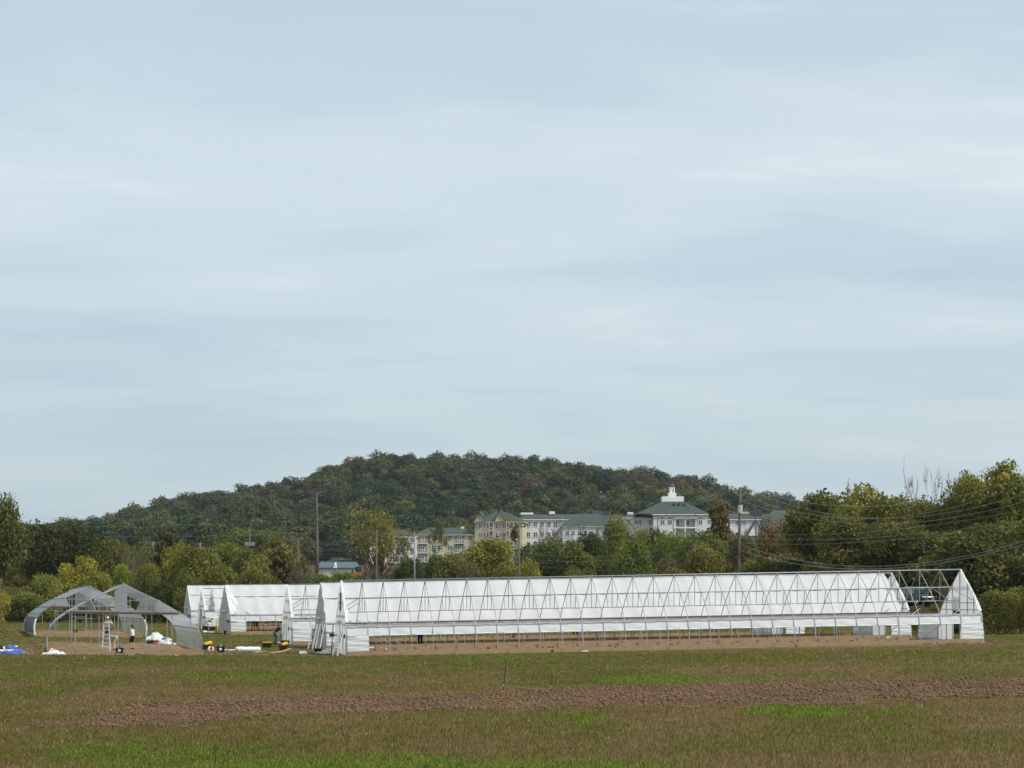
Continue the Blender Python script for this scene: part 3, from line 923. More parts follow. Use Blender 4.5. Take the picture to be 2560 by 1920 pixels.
tree('dense3', 1735, 1345, 48, 322, (.070, .085, .018), 'deep green tree directly below the porch columns', group=G3)
tree('dense1', 1862, 1338, 40, 332, (.075, .070, .024), 'dull olive tree close behind the main utility pole', group=G3)
tree('dense2', 1990, 1334, 46, 328, (.085, .075, .024), 'brown-green tree under the grey roof eaves at the tall row', group=G3)
tree('dense3', 1322, 1362, 44, 344, (.065, .075, .020), 'dark green tree at the foot of the wide leafless tree', group=G3)
tree('dense1', 1030, 1395, 40, 340, (.060, .068, .020), 'low dark green tree against the brick basement', group=G3)
G4 = G4_NAME
tree('dense1', 2058, 1232, 66, 262, (.068, .068, .018), 'olive tree that begins the tall row behind the long tunnel', group=G4)
tree('loose2', 2108, 1208, 38, 268, (.11, .085, .035), 'thin tree with sparse brown leaves poking above the olive tree', group=G4)
tree('dense3', 2178, 1212, 60, 264, (.115, .108, .018), 'yellow-topped tree next in the tall row after the sparse brown one', group=G4)
tree('dense2', 2262, 1240, 58, 258, (.075, .068, .020), 'brown-green tree below the tall leafless crown', group=G4)
tree('pale1', 2294, 1140, 62, 258, GO, 'tall leafless tree standing pale against the sky', group=G4)
tree('dense1', 2345, 1262, 40, 254, (.068, .078, .016), 'green tree at the right foot of the pale leafless tree', group=G4)
tree('bare2', 2394, 1176, 40, 268, GO, 'small leafless crown behind the big green tree', group=G4)
tree('dense2', 2424, 1186, 46, 250, (.080, .082, .016), 'big green tree with golden top in the tall row', group=G4)
tree('dense3', 2506, 1154, 66, 248, (.098, .092, .018), 'tallest golden-green tree near the picture edge', group=G4)
tree('dense1', 2575, 1184, 60, 244, (.070, .080, .016), 'green tree cut by the picture edge beside the tallest one', group=G4)
tree('dense3', 2130, 1290, 66, 250, (.060, .058, .018), 'lower tree with shade-darkened leaf colour under the sparse brown one', group=G4)  # lower trees: darker leaf colour stands in for shade in the row
tree('dense2', 2230, 1300, 62, 246, (.058, .056, .018), 'lower tree with shade-darkened leaf colour under the brown-green one', group=G4)
tree('dense1', 2330, 1330, 66, 242, (.055, .054, .017), 'lower tree with shade-darkened leaf colour behind the parked car', group=G4)
tree('dense3', 2430, 1310, 72, 238, (.055, .058, .017), 'lower tree with shade-darkened leaf colour behind the white tunnel end', group=G4)
tree('dense2', 2530, 1300, 70, 234, (.058, .060, .016), 'lower tree with shade-darkened leaf colour at the picture edge above the hedge bushes', group=G4)
tree('bush2', 2060, 1400, 70, 248, (.050, .050, .017), 'undergrowth with shade-darkened leaf colour below the olive tree of the row', 'bush', G4)  # undergrowth: shade under the crowns is put into the leaf colour
tree('bush1', 2150, 1410, 66, 244, (.048, .050, .017), 'undergrowth with shade-darkened leaf colour below the yellow-topped tree', 'bush', G4)
tree('bush3', 2235, 1420, 52, 240, (.045, .048, .016), 'undergrowth with shade-darkened leaf colour left of the parked car', 'bush', G4)
tree('bush1', 2420, 1430, 62, 228, (.042, .046, .015), 'undergrowth with shade-darkened leaf colour right of the parked car', 'bush', G4)
tree('dense2', 2120, 1258, 62, 256, (.070, .072, .017), 'rounded olive tree filling the row under the sparse brown treetop', group=G4)
tree('dense1', 2218, 1240, 56, 255, (.085, .085, .018), 'rounded yellow-olive tree in the row left of the pale leafless crown', group=G4)
tree('dense3', 2296, 1258, 54, 256, (.078, .074, .018), 'dull olive tree standing right under the pale leafless crown', group=G4)
tree('dense1', 2380, 1240, 34, 252, (.075, .082, .016), 'green tree joining the pale leafless crown to the big golden-topped tree', group=G4)
tree('dense2', 2462, 1178, 56, 250, (.085, .086, .017), 'olive tree between the golden-topped and the tallest tree', group=G4)
G5 = 'bushes around the tunnel end'
tree('bush1', 2496, 1474, 58, 187, (.095, .095, .020), 'tall hedge bush right against the white tunnel end', 'bush', G5)
tree('bush2', 2552, 1464, 60, 189, (.105, .102, .022), 'larger golden-green hedge bush at the picture edge', 'bush', G5)
tree('bush3', 2590, 1462, 44, 184, (.09, .09, .02), 'hedge bush leaving the picture beside the golden-green one', 'bush', G5)
tree('bush2', 2456, 1500, 44, 195, (.070, .072, .018), 'dark hedge bush showing behind the tunnel gable', 'bush', G5)
tree('twig1', 2352, 1446, 16, 205, (.16, .10, .02), 'slim autumn-yellow sapling beside the parked car', 'tree', G5)
tree('bush3', 2290, 1512, 36, 208, (.095, .082, .030), 'scrubby bush below the parked car bumper', 'bush', G5)
tree('bush2', 2345, 1508, 32, 203, (.088, .082, .022), 'scrubby bush between parked car and tunnel gable', 'bush', G5)
tree('bush1', 2238, 1530, 36, 206, (.070, .072, .020), 'scrubby bush left below the parked car', 'bush', G5)
tree('bush1', 2300, 1548, 42, 196, (.06, .066, .018), 'dark low hedge bush seen through the last tunnel bays', 'bush', G5)
tree('bush2', 2390, 1545, 40, 190, (.055, .06, .017), 'dark low hedge bush seen through the tunnel gable door', 'bush', G5)
tree('bush1', 2010, 1540, 46, 262, (.05, .055, .018), 'dark far hedge bush seen under the curtain, near the middle panels', 'bush', G5)
tree('bush2', 2100, 1542, 46, 252, (.05, .055, .018), 'dark far hedge bush seen under the curtain, near the right panels', 'bush', G5)

# ------------------------------------------------------------------ wooded hill: one mass of trees
HILL_STOPS = [(0.0, (.027, .047, .022)), (.20, (.038, .058, .022)), (.40, (.056, .072, .023)), (.62, (.082, .090, .028)), (.80, (.078, .070, .038)),
              (.87, (.112, .116, .026)), (.92, (.064, .060, .042)), (.982, (.095, .062, .034))]
M_HILL = leaf_material('wood_leaves', .25, HILL_STOPS)
M_CEDAR = leaf_material('cedar_leaves', .2, [(0.0, (.024, .040, .022)), (.55, (.034, .050, .024)), (.9, (.07, .055, .035))])
def forest(name, mats_protos, pts, rot, scl, pick, hue=None):
    hue = NR.rand(len(pts)) if hue is None else hue
    col = bpy.data.collections.new(name + '_kinds')
    for i, (cr, tr) in enumerate(mats_protos):
        o = bpy.data.objects.new(f'wood_tree_{chr(97+i)}', cr)
        col.objects.link(o)
    me = bpy.data.meshes.new(name)
    me.vertices.add(len(pts)); me.vertices.foreach_set('co', pts.astype(np.float32).ravel())
    for nm, val in (('rot', rot), ('scl', scl), ('kind_pick', hue)):
        a = me.attributes.new(nm, 'FLOAT', 'POINT'); a.data.foreach_set('value', val.astype(np.float32))
    a = me.attributes.new('pick', 'INT', 'POINT'); a.data.foreach_set('value', pick.astype(np.int32))
    ng = bpy.data.node_groups.new(name + '_scatter', 'GeometryNodeTree')
    ng.interface.new_socket('Geometry', in_out='INPUT', socket_type='NodeSocketGeometry')
    ng.interface.new_socket('Geometry', in_out='OUTPUT', socket_type='NodeSocketGeometry')
    gi = ng.nodes.new('NodeGroupInput'); go = ng.nodes.new('NodeGroupOutput')
    ip = ng.nodes.new('GeometryNodeInstanceOnPoints'); ci = ng.nodes.new('GeometryNodeCollectionInfo')
    ci.inputs['Collection'].default_value = col
    ci.inputs['Separate Children'].default_value = True
    ci.inputs['Reset Children'].default_value = True
    def named(nm, ty):
        n = ng.nodes.new('GeometryNodeInputNamedAttribute'); n.data_type = ty
        n.inputs['Name'].default_value = nm
        return n.outputs['Attribute']
    cx = ng.nodes.new('ShaderNodeCombineXYZ')
    ng.links.new(named('rot', 'FLOAT'), cx.inputs['Z'])
    e2r = ng.nodes.new('FunctionNodeEulerToRotation')
    ng.links.new(cx.outputs[0], e2r.inputs[0])
    ng.links.new(gi.outputs[0], ip.inputs['Points'])
    ng.links.new(ci.outputs[0], ip.inputs['Instance'])
    ip.inputs['Pick Instance'].default_value = True
    ng.links.new(named('pick', 'INT'), ip.inputs['Instance Index'])
    ng.links.new(e2r.outputs[0], ip.inputs['Rotation'])
    ng.links.new(named('scl', 'FLOAT'), ip.inputs['Scale'])
    ng.links.new(ip.outputs[0], go.inputs[0])
    o = obj(name, me)
    md = o.modifiers.new('scatter', 'NODES'); md.node_group = ng
    tag(o, kind='stuff')
    return o
hp = []
for i in range(6):
    hp.append(tree_meshes(100+i, 14, 5.8+.5*(i % 3), 6.0, 2, 40, 4200, .40, .3, M_HILL, fill=.10, limbs=4, spread=.45, tw=.30))
for i in range(2):
    hp.append(tree_meshes(120+i, 15, 5.6, 6.2, 2, 36, 2600, .36, .3, M_HILL, fill=.35, spread=.6, limbs=5, tw=.3))
cp_ = [tree_meshes(140+i, 15, 3.0+.4*i, 7.2, 1, 30, 2400, .36, .3, M_CEDAR, shape='cone', limbs=3, spread=.4, tw=.3) for i in range(3)]
# clearing for the pavilion: where its floor meets the slope
_best = min(np.arange(950, 1450, 4.0), key=lambda q: abs(tz((1527-CX)*q/F_PX, q)+4 - (YH-1249)*q/F_PX))
PAV = ((1527-CX)*_best/F_PX, float(_best), (YH-1248)*_best/F_PX-4.6-tz((1527-CX)*_best/F_PX, _best))
def hill_points():
    xs = np.arange(-470, 420, 11.2); ys = np.arange(868, 1590, 12.4)
    X, Y = np.meshgrid(xs, ys); X = X.ravel(); Y = Y.ravel()
    X = X+(NR.rand(len(X))-.5)*8; Y = Y+(NR.rand(len(Y))-.5)*9
    inview = np.abs(X/Y) < .262
    X, Y = X[inview], Y[inview]
    clear = (np.abs(X-PAV[0]) < 13) & (Y > PAV[1]-42) & (Y < PAV[1]+9)
    X, Y = X[~clear], Y[~clear]
    Z = terrain(X, Y)
    return X, Y, Z
X_, Y_, Z_ = hill_points()
rid = X_*YR/Y_
pc = sstep(90, 190, rid)*.75*sstep(1150, 1400, Y_) + .06
isc = NR.rand(len(X_)) < pc
P_ = np.stack([X_, Y_, Z_-1.0], 1)
dec = ~isc
hue_ = np.clip(.70*NR.rand(len(X_))+1.0*(vnoise(X_*.022+3, Y_*.012+8, 3)-.30)+.05*sstep(-60, 160, rid)+.10*(NR.rand(len(X_))-.5), 0, .999)
forest('hill_forest', hp, P_[dec], NR.rand(dec.sum())*6.28, .66+.95*NR.rand(dec.sum())**1.5, NR.randint(0, 8, dec.sum()), hue_[dec])
forest('cedar_woods', cp_, P_[isc], NR.rand(isc.sum())*6.28, .62+.55*NR.rand(isc.sum()), NR.randint(0, 3, isc.sum()))

# ------------------------------------------------------------------ undergrowth along the tree line: one uncountable mass
M_UNDER = leaf_material('undergrowth_leaves', .3, [(0.0, (.060, .064, .018)), (.35, (.085, .085, .020)), (.6, (.115, .108, .024)), (.8, (.078, .090, .018)), (.92, (.12, .10, .035))])
up_ = [tree_meshes(160+i, 5, 3.4, 2.6, 0, 34, 6500, .15, .08, M_UNDER, shape='bush', limbs=10) for i in range(4)]
n_ = 1500
uy = 338+150*NR.rand(n_)**1.2; ux = (NR.rand(n_)-.5)*.52*uy
upx = CX+F_PX*ux/uy
ok = ~((upx > 735) & (upx < 935) & (uy > 366)) & ~((upx > 880) & (upx < 2040) & (uy > 372))
ux, uy = ux[ok], uy[ok]
bx_ = 28+40*NR.rand(330); by_ = 200+86*NR.rand(330)
keep = (by_ > 262-.35*(bx_-30)) | ((bx_ > 43+.03*(by_-200)) & (by_ > 202))
ux = np.concatenate([ux, bx_[keep]]); uy = np.concatenate([uy, by_[keep]])
up_pts = np.stack([ux, uy, terrain(ux, uy)-.3], 1)
tall = (.75+.75*NR.rand(len(ux)))*np.where(uy < 300, .85, 1.0)*np.where(ux/uy*F_PX+CX > 940, 1.25, np.where(uy > 400, .95, .7))
forest('undergrowth', up_, up_pts, NR.rand(len(ux))*6.28, tall, NR.randint(0, 4, len(ux)))
# ------------------------------------------------------------------ high tunnels
GOTHIC = [(0, 0), (.008, .12), (.020, .25), (.045, .385), (.085, .465), (.15, .565), (.22, .660), (.295, .755), (.40, .880), (.5, 1.0)]
ROUND = [(0, 0), (-.006, .10), (-.007, .20), (.004, .30), (.024, .385), (.058, .470), (.105, .545), (.17, .630), (.275, .760), (.414, .898), (.5, 1.0)]
PADS = []
def in_pad(q, X, Y):
    P0, a, d, L, Wd = q
    det = a.x*d.y-a.y*d.x
    rx, ry = X-P0.x, Y-P0.y
    s = (rx*d.y-ry*d.x)/det; t = (a.x*ry-a.y*rx)/det
    return (s > -.6) & (s < L+.6) & (t > -.4) & (t < Wd+.5)
class Frame:
    def __init__(s, P0, a, d, L, Wd, H, prof):
        s.P0, s.a, s.d, s.L, s.W, s.H, s.prof = P0, a, d, L, Wd, H, prof
        s.ph = np.array([p[1] for p in prof]); s.pt = np.array([p[0] for p in prof])
    def l(s, q, t, h):
        return s.a*q + s.d*t + Vector((0, 0, h))
    def tprof(s, h):
        return float(np.interp(h/s.H, s.ph, s.pt))*s.W
    def arch(s):
        half = [(p[0]*s.W, p[1]*s.H) for p in s.prof]
        return half + [(s.W-t, h) for t, h in reversed(half[:-1])]
    def outline(s, n, h0):
        """points along the roof from front height h0 over the ridge to back height h0"""
        f0 = h0/s.H
        fs = [f0 + (1-f0)*i/n for i in range(n+1)]
        half = [(float(np.interp(f, s.ph, s.pt))*s.W, f*s.H) for f in fs]
        return half + [(s.W-t, h) for t, h in reversed(half[:-1])]

def soil_pad(F, mat, m=.7):
    n1, n2 = max(2, int(F.L/1.5)), 8
    mb = MB()
    def fn(u_, v_):
        p = F.P0 + F.a*(-m+(F.L+2*m)*u_) + F.d*(-m*.6+(F.W+m*1.4)*v_)
        e = min(u_, 1-u_, 1)*n1; g = min(v_, 1-v_)*n2
        return (p.x, p.y, tz(p.x, p.y) + (.05+.03*R.random() if e > .5 and g > .5 else -.06))
    mb.grid(fn, n1, n2)
    tag(obj('soil_pad', mb.mesh('soil_pad', mat, True)), kind='structure')

def high_tunnel(label, P0, a, d, L, Wd=9.14, H=5.0, nb=30, cover=None, cat='high tunnel', left_flap=True, right_open=True, vent=False,
                panels=('fl', 'bl', 'fr', 'br'), curtain=True, truss=True, flap='thin', hoops=True, group='high tunnels in parallel rows'):
    F = Frame(P0, a, d, L, Wd, H, GOTHIC)
    PADS.append((P0, a, d, L, Wd))
    root = thing('high_tunnel', label, cat, P0, 0, group)
    eave, cb_ = 1.98, 1.36
    bay = L/nb
    # hoops with their truss pieces
    hoop_me = MB().tube([F.l(0, t, h-.1*(h == 0)) for t, h in F.arch()], .025, 6, False).mesh('hoop', M_STEEL, True)
    ch = .57*H; t1, t2 = F.tprof(ch), Wd-F.tprof(ch)
    ph = .755*H; p1, p2 = F.tprof(ph), Wd-F.tprof(ph)
    collar_me = MB().tube([F.l(0, t1, ch), F.l(0, t2, ch)], .026, 5, False).mesh('collar_tie', M_STEEL_D, True)
    king_me = MB().tube([F.l(0, Wd/2, ch), F.l(0, Wd/2, H)], .026, 5, False).mesh('king_post', M_STEEL_D, True)
    w1_me = MB().tube([F.l(0, p1, ph), F.l(0, p1+.32, ch)], .024, 5, False).mesh('web_strut', M_STEEL_D, True)
    w2_me = MB().tube([F.l(0, p2, ph), F.l(0, p2-.32, ch)], .024, 5, False).mesh('web_strut', M_STEEL_D, True)
    if hoops:
        for i in range(nb+1):
            o = obj('hoop', hoop_me, root, a*(bay*i))
            if truss and 0 < i < nb:
                for nm, me in (('collar_tie', collar_me), ('king_post', king_me), ('web_strut', w1_me), ('web_strut', w2_me)):
                    obj(nm, me, o)
        for nm, t, h, r, m in (('ridge_purlin', Wd/2, H+.02, .045, M_STEEL), ('purlin', p1-.02, ph+.02, .033, M_STEEL), ('purlin', p2+.02, ph+.02, .033, M_STEEL_D),
                               ('purlin', Wd/2, ch, .024, M_STEEL_D)):
            obj(nm, MB().tube([F.l(0, t, h), F.l(L, t, h)], r, 5).mesh(nm, m, True), root)
    # eave boards
    obj('hip_board', MB().bar(F.l(0, F.tprof(eave)-.05, eave), F.l(L, F.tprof(eave)-.05, eave), .04, .09).mesh('hip_board', M_ALU), root)
    obj('hip_board', MB().bar(F.l(0, Wd-F.tprof(eave)-.02, eave+.08), F.l(L, Wd-F.tprof(eave)-.02, eave+.10), .05, .09).mesh('hip_board', M_HIP), root)
    # baseboards, one plank after another
    npl = int(round(L/3.66))
    ln = L/npl
    for back in (0, 1):
        t = Wd+.06 if back else -.06
        me = MB().box((0, 0, 0), (1, 1, 1)).mesh('baseboard', M_PLANK)
        bb = MB()
        q0, q1 = F.l(.03, t, .10), F.l(ln-.03, t, .10)
        bb.bar(q0, q1, .05, .36)
        me = bb.mesh('baseboard', M_PLANK)
        for k in range(npl):
            obj('baseboard', me, root, a*(ln*k) + Vector((0, 0, R.uniform(-.02, .02))))
    # roll-up curtains
    if curtain:
        for back in (0, 1):
            nseg, nh = nb*4, 6
            ph1, ph2 = R.uniform(0, 9), R.uniform(0, 9)
            def fn(u_, v_, back=back):
                q = L*u_; h = cb_+(eave-cb_)*v_
                t = F.tprof(h)
                b = math.sin(math.pi*((q/bay) % 1.0))
                off = .045-.02*b*math.sin(math.pi*v_)+.018*math.sin(q*3.1+ph1+h*6)*(1-v_*.4)+.012*math.sin(q*7.3+ph2-h*9)
                return F.l(q, (Wd-t-off) if back else (t+off), h-.02*b*(1-v_))
            mb = MB().grid(fn, nseg, nh)
            c = obj('roll_up_curtain', mb.mesh('roll_up_curtain', M_CURTAIN, True), root)
            t = F.tprof(cb_)
            pts = [F.l(L*i/60, (Wd-t-.07) if back else (t+.07), cb_-.02+R.uniform(-.012, .012)) for i in range(61)]
            obj('roll_bar', MB().tube(pts, .042, 6).mesh('roll_bar', M_WHITEP, True), c)
    # solid film panels of the end bays
    for k in panels:
        s0, s1 = (.02, bay*1.02) if k[1] == 'l' else (L-bay*1.02, L+.02)
        back = k[0] == 'b'
        w0 = R.uniform(0, 9)
        def fn(u_, v_, back=back):
            h = -.02+(cb_+.06)*v_
            t = F.tprof(h)-.03
            off = .014*math.sin(h*17+u_*2.1+w0)+.012*math.sin(h*29-u_*3+w0)
            return F.l(s0+(s1-s0)*u_, (Wd-t+off) if back else (t-off), h)
        obj('side_panel', MB().grid(fn, 8, 22).mesh('side_panel', M_PANEL, True), root)
    # gable walls
    for end in (0, 1):
        q = -.04 if end == 0 else L+.04
        d0, d1, dh = (.40*Wd, .60*Wd, 2.15) if end == 0 else (.50*Wd, .66*Wd, 2.2)
        def col(t):
            ts = [p[0] for p in F.arch()]
            u_ = t/Wd
            u_ = 1-u_ if u_ > .5 else u_
            return float(np.interp(u_, F.pt, F.ph))*H
        mb = MB()
        xs = sorted(set([0.001, .03*Wd, .08*Wd, .15*Wd, .22*Wd, .3*Wd, d0, (d0+.5*Wd)/2, .5*Wd, d1, .7*Wd, .78*Wd, .85*Wd, .92*Wd, .97*Wd, Wd-.001]))
        for x0, x1 in zip(xs[:-1], xs[1:]):
            if x1-x0 < .01: continue
            z0 = dh if (x0 >= d0-.01 and x1 <= d1+.01) else 0.0
            nsub = 10
            def fn(u_, v_):
                t = x0+(x1-x0)*u_
                top = max(z0+.02, col(t))
                h = z0+(top-z0)*v_
                return F.l(q+.02*math.sin(t*5+h*3.3)+.015*math.sin(t*9-h*7), t, h)
            mb.grid(fn, 3, nsub)
        g = obj('end_wall', mb.mesh('end_wall', M_GABLE, True), root)
        for t, hb in ((.2*Wd, 0), (.335*Wd, 0), (d0, 0), (d1, 0), (.80*Wd, 0)):
            for sd_, rr in (((.06 if end == 0 else -.06), .032),):
                obj('stud', MB().bar(F.l(q+sd_, t, hb), F.l(q+sd_, t, col(t)-.06), .06, .05).mesh('stud', M_STEEL_D), g)
        for h in (dh+.06, 2.75, 3.72):
            tt = F.tprof(h)+.05
            obj('crossbar', MB().bar(F.l(q+(.09 if end == 0 else -.09), tt, h), F.l(q+(.09 if end == 0 else -.09), Wd-tt, h), .05, .06).mesh('crossbar', M_STEEL_D), g)
        if end == 0:
            obj('door_cover', MB().grid(lambda u_, v_: F.l(q+.05+.02*math.sin(v_*20), d0+(d1-d0)*u_, .05+dh*v_), 2, 10).mesh('door_cover', M_GABLE, True), g)
            # rolled film above the door and winding gear
            obj('rolled_blind', MB().tube([F.l(q-.12, d0-.1, dh+.15), F.l(q-.12, d1+.1, dh+.12)], .09, 8).mesh('rolled_blind', M_WHITEP, True), g)
            ck = obj('crank', MB().box((-.14, -.12, -.12), (.12, .12, .14)).box((-.05, -.2, -.04), (.05, .2, .04)).mesh('crank', M_MOTOR), root, F.l(-.25, .1, cb_-.05))
            obj('crank_rod', MB().tube([Vector((0, 0, 0)), a*.9], .022, 5).mesh('crank_rod', M_STEEL_D, True), ck)
            obj('guide_post', MB().tube([F.l(-.28, .08, 0), F.l(-.28, .10, 2.1)], .026, 5).mesh('guide_post', M_STEEL_D, True), root)
        else:
            obj('vent_flap', MB().grid(lambda u_, v_: F.l(q-.10-.05*math.sin(v_*3), d0-.05+(d1-d0)*u_, dh+.05+.9*v_+.08*math.sin(u_*4)*(1-v_)), 6, 6).mesh('vent_flap', M_PLASTIC, True), g)
        # crumpled loose film along the front edge of the gable
        fl = flap if end == 0 else ('edge' if right_open else None)
        if fl:
            w1_, w2_ = R.uniform(0, 9), R.uniform(0, 9)
            lo, hi, wide, ca = {'edge': (.42, 1.0, .22, .05), 'strip': (.44, 1.0, .30, .07), 'large': (.40, .985, 1.15, .16), 'thin': (.50, .99, .16, .06)}[fl]
            def fn(u_, v_):
                f = lo+(hi-lo)*v_
                h = f*H; t = F.tprof(h)
                wdt = wide*(.55+.45*abs(math.sin(v_*4.3+w1_)))*(1-.45*v_)
                s_ = u_*wdt if end == 0 else .06-u_*wdt
                cr = ca*(.6*math.sin(v_*17+u_*5+w1_)+.4*math.sin(v_*37-u_*9+w2_)+.35*math.sin(v_*61+u_*13))
                bulge = .05+.10*ca/.1*abs(math.sin(u_*6+v_*11+w2_))
                return F.l((-.07 if end == 0 else L)+s_+cr*.35*u_, t-bulge-cr*.35, h+.05+cr*.4*u_)
            obj('loose_film', MB().grid(fn, 8, 60).mesh('loose_film', M_BAG, True), root)
    if vent:
        q = -.10; t0, t1_ = .44*Wd, .56*Wd
        vb = obj('vent_louver', MB().box((-.04, -.05, 0), (.04, 1.15, 1.25)).mesh('vent_louver', M_SLATE), root, F.l(q, t0, 3.05))
        sl = MB().box((-.16, -.04, 0), (-.02, 1.14, .03)).mesh('louver_slat', M_ALU)
        for k in range(10):
            obj('louver_slat', sl, vb, (0, 0, .06+.12*k))
    # end braces
    if hoops:
        for end in (0, 1):
            for t in (F.tprof(1.6)+.06, Wd-F.tprof(1.6)-.06):
                s0 = bay if end == 0 else L-bay
                s1 = s0+2.1*bay*(1 if end == 0 else -1)
                obj('brace', MB().tube([F.l(s0, t+(.12 if t < Wd/2 else -.12), 2.35), F.l(s1, t, .05)], .03, 6).mesh('brace', M_STEEL, True), root)
            for t in (p1, p2):
                s0 = 0 if end == 0 else L
                s1 = s0+bay*(1 if end == 0 else -1)
                dz = 1.0
                obj('brace', MB().tube([F.l(s0, t+(-.55 if t < Wd/2 else .55), ph-.9), F.l(s1, t, ph+.05)], .03, 6).mesh('brace', M_STEEL_D, True), root)
    # roof film
    if cover:
        s0, s1 = cover
        ol = F.outline(9, eave/1.0-.02)
        nseg = max(4, int(round((s1-s0)/bay))*6)
        w1_, w2_ = R.uniform(0, 9), R.uniform(0, 9)
        def fn(u_, v_):
            q = s0+(s1-s0)*u_
            k = v_*(len(ol)-1); i = min(len(ol)-2, int(k)); f = k-i
            t = ol[i][0]*(1-f)+ol[i+1][0]*f; h = ol[i][1]*(1-f)+ol[i+1][1]*f
            b = math.sin(math.pi*((q/bay) % 1.0))
            side = 1 if t < Wd/2 else -1
            flat = abs(v_-.5)*2
            out = .05-.10*b*(1-.3*flat)+.010*math.sin(q*4.3+h*2.2+w1_)+.008*math.sin(q*9.1-h*5+w2_)
            edge = 0
            if u_ < .02 or u_ > .98:
                edge = .05*math.sin(v_*37+w1_)
            return F.l(q+edge, t-side*out*.8, h+out*.6+.02)
        obj('roof_film', MB().grid(fn, nseg, len(ol)*2).mesh('roof_film', M_PLASTIC, True), root)
    return F, root

A_DIR = lambda P0, P1: (P1-P0)/(P1-P0).length
D_DIR = Vector((-.148, .989, 0))
def line_tunnel(label, xl, yl, Yl, xr, yr, Yr, dx=-.166, **kw):
    P0 = px(xl, yl, Yl); P1 = px(xr, yr, Yr)
    P0.z = tz(P0.x, P0.y)+.02; P1.z = tz(P1.x, P1.y)+.02
    return high_tunnel(label, P0, A_DIR(P0, P1), Vector((dx, 1.0, 0)).normalized(), (P1-P0).length, **kw)
T1, T1r = line_tunnel('long high tunnel frame nearest the field, roof hoops bare above a white side curtain', 868, 1639, 155, 2459, 1604, 158, H=5.1, vent=True, flap='strip')
T2, T2r = line_tunnel('high tunnel with full white roof film right behind the bare-roofed front tunnel', 816, 1623, 173, 2278, 1597, 176.5, cover=(0, 44.6), H=5.05, flap=None, dx=-.18)
T3, T3r = line_tunnel('bare-roofed high tunnel whose white end stands beside the bending worker in jeans', 732, 1614, 187, 2011, 1595.5, 190, nb=28, H=4.95, flap='strip', dx=-.196)
T4, T4r = line_tunnel('white-roofed high tunnel with shiny crumpled film on its corner, behind the dark plastic bins', 577, 1589, 233, 1700, 1577, 236, nb=30, cover=(0, 45.0), H=5.05, flap='large', dx=-.26)
T5, T5r = line_tunnel('high tunnel with lower sagging film gable behind the yellow step stool', 514, 1575, 271, 1480, 1565, 274, nb=30, cover=(1.2, 45.0), H=4.75, flap='strip', dx=-.24)
T6, T6r = line_tunnel('rearmost white-roofed high tunnel whose corner rises above the bare hoop frame', 478, 1567, 292, 1380, 1560, 295, nb=30, cover=(0, 45.0), H=5.2, dx=-.25)
for F in (T1, T2, T3):
    soil_pad(F, M_SOIL, .9)
for F in (T4, T5):
    soil_pad(F, M_SOIL, .6)

# clods and dark lumps on the bare soil inside the tunnels
def pad_clods(F, n, mat, smin, smax, m=.4):
    s = NR.rand(n)*(F.L+2*m)-m; t = NR.rand(n)*(F.W+2*m)-m
    X = F.P0.x+F.a.x*s+F.d.x*t; Y = F.P0.y+F.a.y*s+F.d.y*t
    return X, Y
cx_, cy_ = [], []
for F, n in ((T1, 620), (T2, 300), (T3, 260)):
    X, Y = pad_clods(F, n, None, 0, 0); cx_.append(X); cy_.append(Y)
cx_ = np.concatenate(cx_); cy_ = np.concatenate(cy_)
scatter_clods('dirt_clods', cx_, cy_, .03+.10*NR.rand(len(cx_))**3, M_CLOD, .1, .8, terrain(cx_, cy_)+.06)

